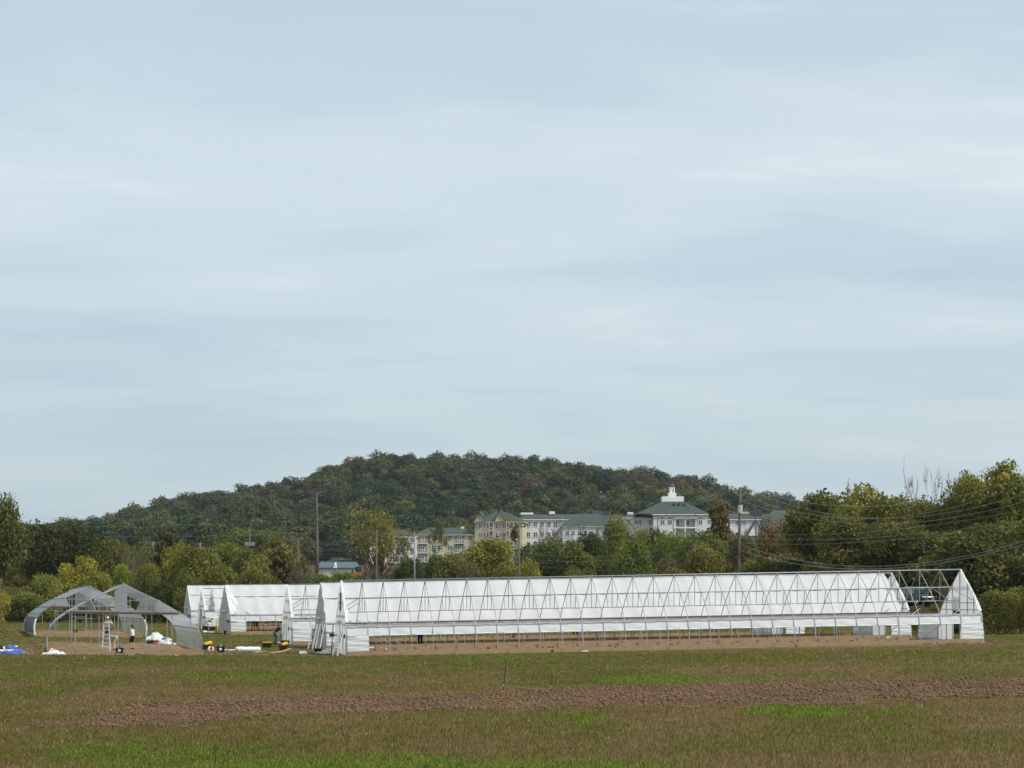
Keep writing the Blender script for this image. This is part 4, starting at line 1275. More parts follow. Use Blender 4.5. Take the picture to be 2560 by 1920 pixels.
# ------------------------------------------------------------------ bare hoop frames (gable towards the field)
def hoop_frame(label, pl, pr, Y0, far_l, Y1, n, H, group='bare hoop frames on the stony plot', collar_f=.585, wall_slats=True, left_board=True):
    """pl / pr: pixels of the near feet at distance Y0; far_l: pixel column of the far left foot at Y1"""
    P0 = px(*pl, Y0); Pr = px(*pr, Y0)
    P0.z = tz(P0.x, P0.y)+.06; Pr.z = tz(Pr.x, Pr.y)+.06
    X1 = (far_l-CX)*Y1/F_PX
    P1 = Vector((X1, Y1, tz(X1, Y1)-.15))
    Wd = (Pr-P0).length
    d = (Pr-P0)/Wd
    L = (P1-P0).length
    a = (P1-P0)/L
    F = Frame(P0, a, d, L, Wd, H, ROUND)
    PADS.append((P0, a, d, L, Wd))
    root = thing('hoop_frame', label, 'hoop frame', P0, 0, group)
    hoop_me = MB().tube([F.l(0, t, h-.08*(h == 0)) for t, h in F.arch()], .023, 6, False).mesh('hoop', M_STEEL, True)
    ch = collar_f*H
    t1, t2 = F.tprof(ch), Wd-F.tprof(ch)
    su = .765*H
    def at_h(h): return F.tprof(h)
    collar = MB().tube([F.l(0, t1, ch), F.l(0, t2, ch)], .024, 5, False).mesh('collar_tie', M_STEEL_D, True)
    king = MB().tube([F.l(0, Wd/2+.2, ch), F.l(0, Wd/2+.2, .95*H)], .024, 5, False).mesh('king_post', M_STEEL, True)
    s1 = MB().tube([F.l(0, at_h(su), su), F.l(0, at_h(su)+.46, ch)], .024, 5, False).mesh('web_strut', M_STEEL, True)
    s2 = MB().tube([F.l(0, Wd-at_h(su), su), F.l(0, Wd-at_h(su)-.42, ch)], .024, 5, False).mesh('web_strut', M_STEEL, True)
    st = L/(n-1)
    for i in range(n):
        o = obj('hoop', hoop_me, root, a*(st*i))
        if i > 0:
            for nm, me in (('collar_tie', collar), ('king_post', king), ('web_strut', s1), ('web_strut', s2)):
                obj(nm, me, o)
    for f, r in ((1.0, .035), (.76, .03), (.585, .03), (.37, .035)):
        for sd_ in ((0,) if f == 1.0 else (0, 1)):
            h = f*H; t = F.tprof(h)
            obj('purlin', MB().tube([F.l(0, (Wd-t+.04) if sd_ else (t-.04), h+.03), F.l(L, (Wd-t+.04) if sd_ else (t-.04), h+.03)], r, 5).mesh('purlin', M_STEEL_D, True), root)
    # gable members of the near and far end
    for q in (0.0, L):
        def hh(t):
            u_ = t/Wd; u_ = 1-u_ if u_ > .5 else u_
            return float(np.interp(u_, F.pt[2:], F.ph[2:]))*H
        gp = obj('gable_post', MB().bar(F.l(q, .18*Wd, 0), F.l(q, .18*Wd, hh(.18*Wd)-.05), .05).mesh('gable_post', M_STEEL), root)
        for f in (.335, .46, .64, .81, .93):
            obj('gable_post', MB().bar(F.l(q, f*Wd, 0), F.l(q, f*Wd, hh(f*Wd)-.05), .05).mesh('gable_post', M_STEEL), root)
        obj('header', MB().bar(F.l(q-.06, t1+.1, ch-.02), F.l(q-.06, t2-.1, ch-.02), .07, .13).mesh('header', M_HIP), root)
        obj('header_rail', MB().bar(F.l(q-.06, t1+.05, ch+.11), F.l(q-.06, t2-.05, ch+.11), .06, .06).mesh('header_rail', M_STEEL), root)
        obj('crossbar', MB().bar(F.l(q, .18*Wd, .50*H), F.l(q, .30*Wd, .50*H), .04).mesh('crossbar', M_STEEL), root)
        obj('crossbar', MB().bar(F.l(q, .64*Wd, .76*H), F.l(q, .30*Wd, .76*H), .04).mesh('crossbar', M_STEEL), root)
    # baseboards
    m = int(round(L/3.6)); ln = L/m
    for t in (-.06, Wd+.06):
        me = MB().bar(F.l(.03, t, .06), F.l(ln-.03, t, .10), .05, .42).mesh('baseboard', M_PLANK2)
        for k in range(m):
            obj('baseboard', me, root, a*(ln*k)+Vector((0, 0, R.uniform(-.02, .02))))
    for t0, t1_, q in ((0, .36*Wd, -.05), (.64*Wd, 1.0*Wd, -.05), (0, .3*Wd, L+.05), (.62*Wd, Wd, L+.05)):
        k = 2; w_ = (t1_-t0)/k
        me = MB().bar(F.l(q-.9*(q<.5)*0, .02, .13), F.l(q, w_-.02, .13), .05, .44).mesh('baseboard', M_PLANK)
        for j in range(k):
            obj('baseboard', me, root, d*(t0+w_*j))
    return F, root
B1, B1r = hoop_frame('nearer bare hoop frame with open arched gable around the workers and stepladder', (119, 1632), (503, 1627), 153, 121, 184, 25, 4.72)
B2, B2r = hoop_frame('farther bare hoop frame with closely set silver wall hoops behind the stepladder', (88, 1598), (363, 1588), 214, 63, 245, 23, 4.75)
# white film strips bound to the feet of the rear frame
for nm, sgn, q in (('bound_film', 0, 0), ('bound_film', 1, 0), ('bound_film', 0, 1)):
    pts = []
    for i in range(9):
        h = i/8*.34*B2.H; t = B2.tprof(h)
        pts.append(B2.l((B2.L if q else 0)-.12, (B2.W-t+.03) if sgn else (t-.03), h+.02))
    obj('bound_film', MB().tube(pts, [.10, .12, .09, .10, .12, .10, .11, .09, .06], 6).mesh('bound_film', M_BAG, True), B2r)
# inner side film on the left wall of the rear frame
w0 = 1.3
obj('side_mesh', MB().grid(lambda u_, v_: B2.l(B2.L*u_, B2.tprof(.02+v_*.36*B2.H)-.06+.02*math.sin(u_*40), .06+v_*.36*B2.H), 40, 8).mesh('side_mesh', material('grey_shade_mesh', (.14, .15, .155), .8, .2, noise=(3, .2, (1, 1, .1))), True), B2r)
for F, k in ((B1, 1.4), (B2, 1.1)):
    soil_pad(F, M_SOIL_B, k)
X1, Y1 = pad_clods(B1, 1700, None, 0, 0, 2.2); X2, Y2 = pad_clods(B2, 900, None, 0, 0, 1.6)
X_ = np.concatenate([X1, X2]); Y_ = np.concatenate([Y1, Y2])
scatter_clods('field_stones', X_, Y_, .018+.075*NR.rand(len(X_))**3, M_CLOD_T, .1, .75, terrain(X_, Y_)+.05)
grass_field()
# ------------------------------------------------------------------ buildings
def window_meshes(w, h, nx_=2, ny_=2):
    fr = MB()
    b = .13
    fr.box((0, -.07, 0), (w, .02, b)).box((0, -.07, h-b), (w, .02, h)).box((0, -.07, b+.002), (b, .02, h-b-.002)).box((w-b, -.07, b+.002), (w, .02, h-b-.002))
    for i in range(1, nx_):
        x = w*i/nx_
        fr.box((x-.05, -.055, b+.002), (x+.05, .018, h-b-.002))
    for j in range(1, ny_):
        z = h*j/ny_
        fr.box((b+.002, -.045, z-.035), (w-b-.002, .014, z+.035))
    pane = MB().box((b*.6, -.022, b*.6), (w-b*.6, .010, h-b*.6))
    return fr.mesh('window', M_TRIM), pane.mesh('pane', M_PANE)
WIN = {}
def window(root, p, w, h, nx_=2, ny_=2, rz=0):
    k = (round(w, 2), round(h, 2), nx_, ny_)
    if k not in WIN: WIN[k] = window_meshes(w, h, nx_, ny_)
    o = obj('window', WIN[k][0], root, p, (0, 0, rz))
    obj('pane', WIN[k][1], o)
def hip(x0, x1, y0, y1, z, hgt, over=.5, inset=None):
    x0 -= over; x1 += over; y0 -= over; y1 += over
    ins = (y1-y0)/2 if inset is None else inset
    ym = (y0+y1)/2
    ins = min(ins, (x1-x0)/2-.05)
    vs = [(x0,y0,z),(x1,y0,z),(x1,y1,z),(x0,y1,z),(x0+ins,ym,z+hgt),(x1-ins,ym,z+hgt),
          (x0,y0,z-.18),(x1,y0,z-.18),(x1,y1,z-.18),(x0,y1,z-.18)]
    return MB().add(vs, [(0,1,5,4),(1,2,5),(2,3,4,5),(3,0,4),(6,7,1,0),(7,8,2,1),(8,9,3,2),(9,6,0,3),(9,8,7,6)])
def gable(xc, w, y0, y1, z, hgt, over=.35):
    x0, x1 = xc-w/2-over, xc+w/2+over
    y0 -= over
    t = .14
    vs = [(x0,y0,z),(xc,y0,z+hgt),(x1,y0,z),(x0,y1,z),(xc,y1,z+hgt),(x1,y1,z),(x0,y0,z-t),(xc,y0,z+hgt-t),(x1,y0,z-t),(x0,y1,z-t),(xc,y1,z+hgt-t),(x1,y1,z-t)]
    return MB().add(vs, [(0,1,4,3),(1,2,5,4),(6,9,10,7),(7,10,11,8),(0,6,7,1),(1,7,8,2),(3,4,10,9),(4,5,11,10),(0,3,9,6),(2,8,11,5)])
def fascia(x0, x1, y0, y1, z, over=.52):
    m = MB()
    x0 -= over; x1 += over; y0 -= over
    m.box((x0, y0-.04, z-.42), (x1, y0+.10, z-.185))
    m.box((x0-.04, y0+.105, z-.42), (x0+.10, y1, z-.185)).box((x1-.10, y0+.105, z-.42), (x1+.04, y1, z-.185))
    return m
def site(xpx, Y, zbase=None):
    X = (xpx-CX)*Y/F_PX
    return Vector((X, Y, tz(X, Y)-1.5 if zbase is None else zbase))
GB = 'apartment buildings below the wooded hill'
# --- tall cream building with two gables
Y = 745; s7 = F_PX/Y
r = thing('apartment_building', 'tall cream apartment block with two pointed front gables and green roof', 'building', site(1187, Y), math.radians(-7), GB)
zb = r.location.z
def H_(y, Yd=745): return (YH-y)*Yd/F_PX - zb
Ht = H_(1303)
obj('wall', MB().box((0, 0, 0), (15.7, 12, Ht-.2)).mesh('wall', M_CREAM), r)
rf = obj('roof', hip(0, 15.7, 0, 12, Ht, 3.2).mesh('roof', M_ROOF), r)
obj('fascia', fascia(0, 15.7, 0, 12, Ht).mesh('fascia', M_CREAM2), rf)
for xc, w_, hg in ((1.6, 3.0, 3.2), (8.3, 3.0, 3.8)):
    gb = obj('gable', MB().add([(xc-w_/2-.2, -.62, Ht-.1), (xc+w_/2+.2, -.62, Ht-.1), (xc, -.62, Ht+hg-.45), (xc-w_/2-.2, .2, Ht-.1), (xc+w_/2+.2, .2, Ht-.1), (xc, .2, Ht+hg-.45)],
                               [(0,1,2),(3,5,4),(0,2,5,3),(1,4,5,2),(0,3,4,1)]).mesh('gable', M_CREAM2), r)
    obj('gable_roof', gable(xc, w_, -.75, 7, Ht+.05, hg).mesh('gable_roof', M_ROOF), gb)
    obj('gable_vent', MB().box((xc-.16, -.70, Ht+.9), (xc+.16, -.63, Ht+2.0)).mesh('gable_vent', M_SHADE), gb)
for yy in (1315, 1337, 1360, 1382):
    z = H_(yy)-.85
    for zx, w_, nn in ((1662, 1.25, 2), (1720, .75, 1), (1765, .75, 1), (1875, .85, 1), (1925, .65, 1), (1958, 1.35, 2), (2062, .85, 1)):
        window(r, ((zx-1615)*.0263, -.03, z), w_, 1.7, nn, 2)
    for z0, z1 in ((1797, 1850), (2015, 2048), (2107, 2155)):
        bx = obj('balcony', MB().box(((z0-1615)*.0263, -.10, z-.7), ((z1-1615)*.0263, -.02, z+1.8)).mesh('balcony', M_SHADE), r)  # flat panel; its grey paints the shade of a recess
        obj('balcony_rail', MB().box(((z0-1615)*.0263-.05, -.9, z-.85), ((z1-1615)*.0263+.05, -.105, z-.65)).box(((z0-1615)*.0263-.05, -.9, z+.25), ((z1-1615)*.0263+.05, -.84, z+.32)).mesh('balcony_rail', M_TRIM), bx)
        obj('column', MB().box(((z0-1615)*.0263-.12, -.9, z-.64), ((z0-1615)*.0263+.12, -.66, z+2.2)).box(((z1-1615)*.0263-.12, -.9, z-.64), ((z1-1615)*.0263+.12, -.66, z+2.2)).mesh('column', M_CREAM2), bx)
# --- low cream wing
r = thing('apartment_building', 'low cream apartment wing with shade-painted balcony panels, left of the two gables', 'building', site(1040, 746), 0, GB)
zb = r.location.z
Ht = H_(1335); Lx = (1190-1040)/s7
obj('wall', MB().box((0, 0, 0), (Lx, 12, Ht-.2)).mesh('wall', M_CREAM), r)
rf = obj('roof', hip(0, Lx, 0, 12, Ht, 2.3, .5, 4.5).mesh('roof', M_ROOF), r)
obj('fascia', fascia(0, Lx, 0, 12, Ht).mesh('fascia', M_CREAM2), rf)
obj('roof_vent', MB().box((14.6, 5, Ht+1.9), (15.6, 6, Ht+2.6)).mesh('roof_vent', M_TRIM), rf)
for yy in (1345, 1369, 1392):
    z = H_(yy)-.8
    for zx in (1043, 1133, 1255, 1526):
        window(r, ((880+zx*.19-1040)/s7, -.03, z), 1.6, 1.65, 2, 2)
    for z0, z1 in ((1360, 1475), (876, 990)):
        xa, xb = (880+z0*.19-1040)/s7, (880+z1*.19-1040)/s7
        bx = obj('balcony', MB().box((xa, -.12, z-.9), (xb, -.02, z+1.95)).mesh('balcony', M_SHADE), r)  # no real recess: its shade is the panel's grey colour
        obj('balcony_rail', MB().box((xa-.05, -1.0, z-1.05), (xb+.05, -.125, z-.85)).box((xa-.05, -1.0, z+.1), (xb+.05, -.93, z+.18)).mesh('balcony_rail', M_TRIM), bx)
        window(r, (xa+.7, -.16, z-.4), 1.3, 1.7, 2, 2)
# --- white left block with brick basement
r = thing('apartment_building', 'white apartment block with brick basement behind the spreading yellow tree', 'building', site(923, 744), 0, GB)
zb = r.location.z
Ht = H_(1340); Lx = (1041-923)/s7; zbr = H_(1409)
obj('basement', MB().box((.02, .02, 0), (Lx-.02, 12, zbr)).mesh('basement', M_BRICK), r)
obj('wall', MB().box((0, 0, zbr), (Lx, 12.02, Ht-.2)).mesh('wall', M_WSIDE), r)
obj('bay', MB().box((Lx-3.7, -1.4, zbr+.01), (Lx-.05, -.003, Ht-.25)).mesh('bay', M_WSIDE), r)
rf = obj('roof', hip(0, Lx, 0, 12, Ht, 2.2, .5, 4.5).mesh('roof', M_ROOF), r)
obj('fascia', fascia(0, Lx, 0, 12, Ht).mesh('fascia', M_TRIM), rf)
for yy in (1351, 1375, 1398):
    z = H_(yy)-.8
    for xx in (.7, 3.4, 5.9, 8.6, 10.0):
        window(r, (xx, -.03, z), 1.2, 1.6, 2, 2)
    for xx in (Lx-3.3, Lx-1.5):
        window(r, (xx, -1.43, z), .9, 1.6, 2, 2)
for xx in (1.2, 4.0, 7.0, 10.0):
    window(r, (xx, -.01, zbr-2.6), 1.2, 1.5, 2, 2)
# --- long white wing behind the bare trees
r = thing('apartment_building', 'long white apartment wing with green hipped front roof behind the leafless trees', 'building', site(1296, 757), 0, GB)
zb = r.location.z
s75 = F_PX/757
def H7(y): return (YH-y)*757/F_PX - zb
Ht = H7(1297); Lx = (1568-1296)/s75
obj('wall', MB().box((0, 0, 0), (Lx, 13, Ht-.2)).mesh('wall', M_WSIDE), r)
rf = obj('roof', hip(0, Lx, 0, 13, Ht, 1.7, .5, 3).mesh('roof', M_ROOF), r)
obj('fascia', fascia(0, Lx, 0, 13, Ht).mesh('fascia', M_TRIM), rf)
xa, xb = (1405-1296)/s75, (1532-1296)/s75
Hf = H7(1315)
obj('front_block', MB().box((xa, -7, 0), (xb, -.004, Hf-.2)).mesh('front_block', M_WSIDE), r)
rf2 = obj('roof', hip(xa, xb, -7, 5, Hf, H7(1285)-Hf, .6, 5.5).mesh('roof', M_ROOF), r)
obj('fascia', fascia(xa, xb, -7, 0, Hf).mesh('fascia', M_TRIM), rf2)
for xx0, xx1, yy0, yy1, mm in ((1508, 1528, 1276, 1294, M_SLATE), (1374, 1388, 1277, 1284, M_TRIM), (1302, 1334, 1280, 1285, M_TRIM), (1482, 1507, 1275, 1287, M_ROOFG)):
    obj('roof_equipment', MB().box(((xx0-1296)/s75, 5.2, H7(yy1)), ((xx1-1296)/s75, 7.5, H7(yy0))).mesh('roof_equipment', mm), rf)
for yy in (1310, 1336, 1360):
    z = H7(yy)-.9
    for xx in range(1316, 1400, 17):
        window(r, ((xx-1296)/s75, -.03, z), 1.4, 1.7, 2, 2)
    if yy > 1320:
        for xx in range(1412, 1525, 15):
            window(r, ((xx-1296)/s75, -7.03, z+.3), 1.3, 1.6, 2, 2)
for xx in (1539, 1553):
    window(r, ((xx-1296)/s75, -.03, H7(1306)-.9), 1.3, 1.6, 2, 2)
# --- white main building with cupola
r = thing('apartment_building', 'white main building with green pyramid roof topped by a cupola', 'building', site(1560, 752), 0, GB)
zb = r.location.z
def HE(y): return (YH-y)*752/F_PX - zb
se = F_PX/752
def XE(x): return (x-1560)/se
obj('wall', MB().box((0, 0, 0), (XE(1634), 14, HE(1293)-.2)).mesh('wall', M_WSIDE), r)
rf = obj('roof', hip(0, XE(1634)+3, 0, 14, HE(1293), 1.6, .5, 3).mesh('roof', M_ROOF), r)
obj('fascia', fascia(0, XE(1634)-.6, 0, 14, HE(1293)).mesh('fascia', M_TRIM), rf)
obj('roof_equipment', MB().box((XE(1571), 5, HE(1284)), (XE(1585), 7, HE(1279))).mesh('roof_equipment', M_TRIM), rf)
xa, xb = XE(1632), XE(1766)
mb_ = obj('main_block', MB().box((xa, -3.5, 0), (XE(1684), 12, HE(1285)-.2)).box((XE(1741), -3.5, 0), (xb, 12, HE(1285)-.2))
          .box((XE(1684)+.001, -.6, 0), (XE(1741)-.001, 12, HE(1285)-.21)).mesh('main_block', M_WSIDE), r)
# pyramid roof cut flat at the top
x0, x1, y0, y1, z0, z1 = xa-.6-5.2, xb+.6, -4.1, 16, HE(1285), HE(1253)
u0, u1, v0, v1 = XE(1657), XE(1711), 2.5, 9.5
rf = obj('roof', MB().add([(x0,y0,z0),(x1,y0,z0),(x1,y1,z0),(x0,y1,z0),(u0,v0,z1),(u1,v0,z1),(u1,v1,z1),(u0,v1,z1),(x0,y0,z0-.18),(x1,y0,z0-.18),(x1,y1,z0-.18),(x0,y1,z0-.18)],
     [(0,1,5,4),(1,2,6,5),(2,3,7,6),(3,0,4,7),(4,5,6,7),(8,9,1,0),(9,10,2,1),(10,11,3,2),(11,8,0,3),(11,10,9,8)]).mesh('roof', M_ROOF), r)
obj('fascia', MB().box((xa-.6, -4.2, z0-.45), (x1+.05, -4.02, z0-.19)).mesh('fascia', M_TRIM), rf)
for xx in (1685, 1697, 1710):
    obj('roof_dormer', MB().add([(XE(xx)-.45, -.2, HE(1262)), (XE(xx)+.45, -.2, HE(1262)), (XE(xx), -.2, HE(1262)+.85), (XE(xx)-.45, 2.2, HE(1262)), (XE(xx)+.45, 2.2, HE(1262)), (XE(xx), 2.2, HE(1262)+.85)],
        [(0,1,2),(3,5,4),(0,2,5,3),(1,4,5,2),(0,3,4,1)]).mesh('roof_dormer', M_SLATE), rf)
cu_ = obj('cupola', MB().box((u0, v0, z1-.1), (u1, v1, HE(1240))).mesh('cupola', M_TRIM), r)
cxm, cym = XE(1683.5), 6.0
w_ = (1693-1674)/se/2
obj('cupola_base', MB().box((cxm-w_, cym-w_, HE(1240)+.002), (cxm+w_, cym+w_, HE(1233))).box((cxm-w_-.25, cym-w_-.25, HE(1233)+.002), (cxm+w_+.25, cym+w_+.25, HE(1231.5))).mesh('cupola_base', M_TRIM), cu_)
w_ = (1690-1677)/se/2
lt_ = MB().box((cxm-w_, cym-w_, HE(1231.5)+.002), (cxm+w_, cym+w_, HE(1217.5))).box((cxm-w_-.16, cym-w_-.16, HE(1217.5)+.002), (cxm+w_+.16, cym+w_+.16, HE(1216.4)))
ln_ = obj('lantern', lt_.mesh('lantern', M_TRIM), cu_)
window(r, (cxm-.02, cym-w_-.04, HE(1230)), .6, 1.5, 1, 3)
zr = HE(1216.4); hd = HE(1206)-zr
prof_ = [(1.0, 0), (.92, .3), (.72, .62), (.42, .88), (.16, 1.0), (.07, 1.12)]
dm = MB()
n8 = 8
vs_ = [(cxm+w_*1.0*a_*math.cos(2*math.pi*(k+.5)/n8)*1.08, cym+w_*a_*math.sin(2*math.pi*(k+.5)/n8)*1.08, zr+hd*b_) for a_, b_ in prof_ for k in range(n8)]
dm.add(vs_, [(i*n8+k, i*n8+(k+1) % n8, (i+1)*n8+(k+1) % n8, (i+1)*n8+k) for i in range(len(prof_)-1) for k in range(n8)] + [tuple(range((len(prof_)-1)*n8, len(prof_)*n8))])
obj('dome', dm.mesh('dome', material('dark_lead_dome', (.075, .07, .08), .5, .4)), cu_)
obj('weather_vane', MB().tube([(cxm, cym, zr+hd), (cxm, cym, HE(1199))], .05, 5).bar((cxm-.35, cym, HE(1201)), (cxm+.35, cym, HE(1201)), .06).mesh('weather_vane', M_SLATE), cu_)
zw = HE(1312.5)
for xx in (1649, 1667, 1743):
    window(r, (XE(xx), -3.53, zw), 1.55, 1.55, 2, 2)
    window(r, (XE(xx), -3.53, zw+1.75), 1.55, .8, 2, 1)
for xx in (1656, 1672):
    window(r, (XE(xx), -3.53, HE(1337)), .95, 1.2, 2, 2)
window(r, (XE(1691), -.63, HE(1314)), .95, 1.75, 1, 2); window(r, (XE(1715), -.63, HE(1314)), 1.1, 1.75, 1, 2)
pr_ = obj('porch', MB().box((XE(1684)+.01, -3.45, HE(1321.5)), (XE(1741)-.01, -.605, HE(1318.5))).box((XE(1684)+.01, -3.5, HE(1298.5)), (XE(1741)-.01, -.605, HE(1290))).mesh('porch', M_TRIM), r)
for xx in (1686, 1711.5, 1738):
    obj('column', MB().box((XE(xx)-.18, -3.4, 0), (XE(xx)+.18, -3.05, HE(1321.6))).box((XE(xx)-.18, -3.4, HE(1318.4)), (XE(xx)+.18, -3.05, HE(1298.6))).mesh('column', M_TRIM), pr_)
obj('drain_pipe', MB().tube([(XE(1643), -3.58, HE(1287)), (XE(1643), -3.58, 2)], .07, 5).mesh('drain_pipe', M_SLATE), mb_)
obj('drain_pipe', MB().tube([(XE(1681.5), -3.58, HE(1287)), (XE(1681.5), -3.58, 2)], .07, 5).mesh('drain_pipe', M_SLATE), mb_)
for xx in (1565, 1585, 1594, 1620.5):
    window(r, (XE(xx), -.03, HE(1312)), 1.4, 1.6, 2, 2)
# --- right wing
r = thing('apartment_building', 'white wing with green roof and grey front gable beyond the main utility pole', 'building', site(1768, 770), 0, GB)
zb = r.location.z
def HF(y): return (YH-y)*770/F_PX - zb
sf = F_PX/770
def XF(x): return (x-1768)/sf
obj('wall', MB().box((0, 0, 0), (XF(2040), 13, HF(1297)-.2)).mesh('wall', M_WSIDE), r)
rf = obj('roof', hip(0, XF(2040), 0, 13, HF(1297), HF(1283)-HF(1297), .5, 4).mesh('roof', M_ROOF), r)
obj('roof', hip(XF(1905), XF(2040), -4, 12.5, HF(1305), HF(1274)-HF(1305), .5, 5).mesh('roof', M_ROOF), r)
obj('front_block', MB().box((XF(1905), -4, 0), (XF(2039), -.004, HF(1305)-.2)).mesh('front_block', M_WSIDE), r)
obj('fascia', fascia(0, XF(1900), 0, 13, HF(1297)).mesh('fascia', M_TRIM), rf)
obj('roof_equipment', MB().box((XF(1889), 3, HF(1292)), (XF(1908), 5.5, HF(1273))).mesh('roof_equipment', M_SLATE), rf)
obj('roof_equipment', MB().box((XF(1858), 5, HF(1284)), (XF(1876), 7, HF(1278))).mesh('roof_equipment', M_CREAM), rf)
gw = obj('gable', MB().add([(XF(1866), -5.5, HF(1340)), (XF(1904), -5.5, HF(1340)), (XF(1885), -5.5, HF(1304)), (XF(1866), 0, HF(1340)), (XF(1904), 0, HF(1340)), (XF(1885), 0, HF(1304))],
        [(0,1,2),(3,5,4),(0,2,5,3),(1,4,5,2),(0,3,4,1)]).mesh('gable', M_TRIM), r)
obj('gable_roof', gable(XF(1885), XF(1904)-XF(1866), -5.7, .5, HF(1340), HF(1302)-HF(1340), .5).mesh('gable_roof', M_ROOFG), gw)
obj('roof', hip(XF(1900), XF(2036), -8, -4.2, HF(1326), HF(1306)-HF(1326), .4, 1.5).mesh('roof', M_ROOFG), r)
obj('front_block', MB().box((XF(1900), -8, 0), (XF(2036), -4.01, HF(1326)-.2)).mesh('front_block', M_WSIDE), r)
for xx in (1838, 1849, 1857):
    window(r, (XF(xx), -.03, HF(1314)), 1.1, 1.6, 2, 2)
for xx in (1928, 1955, 1976, 1994):
    window(r, (XF(xx), -8.03, HF(1350)), 1.2, 1.5, 2, 2)
# --- small house with teal roof
r = thing('house', 'small white house with teal metal roof beyond the light green bushes', 'house', site(796, 452), 0, 'small buildings')
zb = r.location.z
def HG(y): return (YH-y)*452/F_PX - zb
sg = F_PX/452
Lx = (891-796)/sg
M_TEAL = material('teal_metal_roof', (.075, .115, .125), .6, .3, noise=(1, .1), bump=(4, .3, (6, .1, .1)))
obj('wall', MB().box((0, 0, 0), (Lx, 6, HG(1419)-.19)).mesh('wall', M_WSIDE), r)
rf = obj('roof', hip(0, Lx, 0, 6, HG(1419), HG(1404)-HG(1419), .35, .5).mesh('roof', M_TEAL), r)
obj('dormer', MB().add([((833-796)/sg, -.5, HG(1419)-.1), ((843-796)/sg, -.5, HG(1419)-.1), ((838-796)/sg, -.5, HG(1406)), ((833-796)/sg, 2.6, HG(1419)-.1), ((843-796)/sg, 2.6, HG(1419)-.1), ((838-796)/sg, 2.6, HG(1406))],
        [(0,1,2),(3,5,4),(0,2,5,3),(1,4,5,2),(0,3,4,1)]).mesh('dormer', M_TRIM), r)
window(r, ((864-796)/sg, -.03, HG(1431)), .6, .45, 1, 1)
obj('door', MB().box(((880-796)/sg, -.06, HG(1437)), ((883-796)/sg, -.005, HG(1424))).mesh('door', M_SLATE), r)
# --- pavilion on the hill
r = thing('pavilion', 'dark low pavilion roof among the trees on the hillside', 'pavilion', Vector((PAV[0], PAV[1], tz(PAV[0], PAV[1])+PAV[2])), 0, 'small buildings')
obj('roof', hip(-9.5, 9.5, -5, 5, 4.6, 1.9, .8, 6).mesh('roof', M_SLATE), r)
obj('chimney', MB().box((7.6, -.6, 4.9), (8.8, .6, 7.4)).mesh('chimney', M_CARD), r)
for sx in (-8.5, -3, 3, 8.5):
    obj('post', MB().box((sx-.25, -4.6, -6), (sx+.25, -4.1, 4.4)).mesh('post', M_DARKW), r)
obj('wall', MB().box((-8, -2, -6), (8, 4, 4.4)).mesh('wall', M_DARKW), r)
# --- long low white roof behind the hoop frames
p0 = px(126, 1524, 352); p1 = px(404, 1521, 352)
r = thing('open_shed', 'long low open shed with white sheet roof behind the bare hoop frames', 'shed', Vector((p0.x, 352, tz(p0.x, 352))), 0, 'small buildings')
zr = p0.z-r.location.z
Lx = p1.x-p0.x
obj('roof', MB().add([(0,0,zr),(Lx,0,zr),(Lx,5,zr+.55),(0,5,zr+.55),(0,0,zr-.12),(Lx,0,zr-.12),(Lx,5,zr+.43),(0,5,zr+.43)], [(0,1,2,3),(7,6,5,4),(0,4,5,1),(1,5,6,2),(2,6,7,3),(3,7,4,0)]).mesh('roof', M_WHITEP), r)
obj('back_wall', MB().box((0, 4.6, -.3), (Lx, 4.7, zr+.35)).mesh('back_wall', M_DARKW), r)
pm = MB().box((-.06, -.06, -.3), (.06, .06, zr-.13)).mesh('post', M_STEEL)
for k in range(9):
    obj('post', pm, r, (.2+(Lx-.4)*k/8, .2, 0))
for h in (.7, 1.15):
    obj('rail', MB().bar((.2, .12, h), (Lx-.2, .12, h), .07).mesh('rail', M_STEEL), r)

# ------------------------------------------------------------------ utility poles and wires
GP = 'utility poles along the tree line'
def pole_base(x, Y): 
    X = (x-CX)*Y/F_PX
    return Vector((X, Y, tz(X, Y)-.3))
# main pole
b = pole_base(1843, 236)
top = px(1851, 1218, 236)
r = thing('utility_pole', 'main wooden utility pole with crossarm and grey transformer, leaning slightly', 'utility pole', b, 0, GP)
t_ = top-b
obj('pole', MB().tube([(0, 0, 0), t_*.5, t_], [.19, .165, .13], 10).mesh('pole', M_POLEW, True), r)
arm_z = (YH-1227.5)*236/F_PX-b.z
axp = t_*(arm_z/t_.z)
def PX2L(x, y, Y, b): return px(x, y, Y)-b
a0, a1 = PX2L(1824, 1226, 235.6, b), PX2L(1880, 1229, 236.4, b)
ar = obj('crossarm', MB().bar(a0, a1, .13, .14).mesh('crossarm', M_POLEW), r)
obj('arm_brace', MB().bar(PX2L(1834, 1229, 235.7, b), PX2L(1849, 1240, 236, b), .05).bar(PX2L(1868, 1229, 236.2, b), PX2L(1852, 1240, 236, b), .05).mesh('arm_brace', M_STEEL_D), ar)
for xx, yy in ((1824, 1222), (1832, 1224), (1877, 1224)):
    c_ = PX2L(xx, yy, 236, b)
    obj('insulator', MB().ball(c_, .13, .13, .19, 8, 6).ball(c_-Vector((0, 0, .14)), .09, .09, .06, 8, 5).mesh('insulator', M_TRANSF, True), ar)
c_ = PX2L(1850.5, 1273, 235.6, b)
tr_ = obj('transformer', MB().tube([c_-Vector((0, 0, .42)), c_+Vector((0, 0, .42))], .25, 12).mesh('transformer', M_TRANSF), r)
obj('bushing', MB().tube([c_+Vector((0, 0, .42)), c_+Vector((0, 0, .72))], .05, 6).mesh('bushing', M_SLATE), tr_)
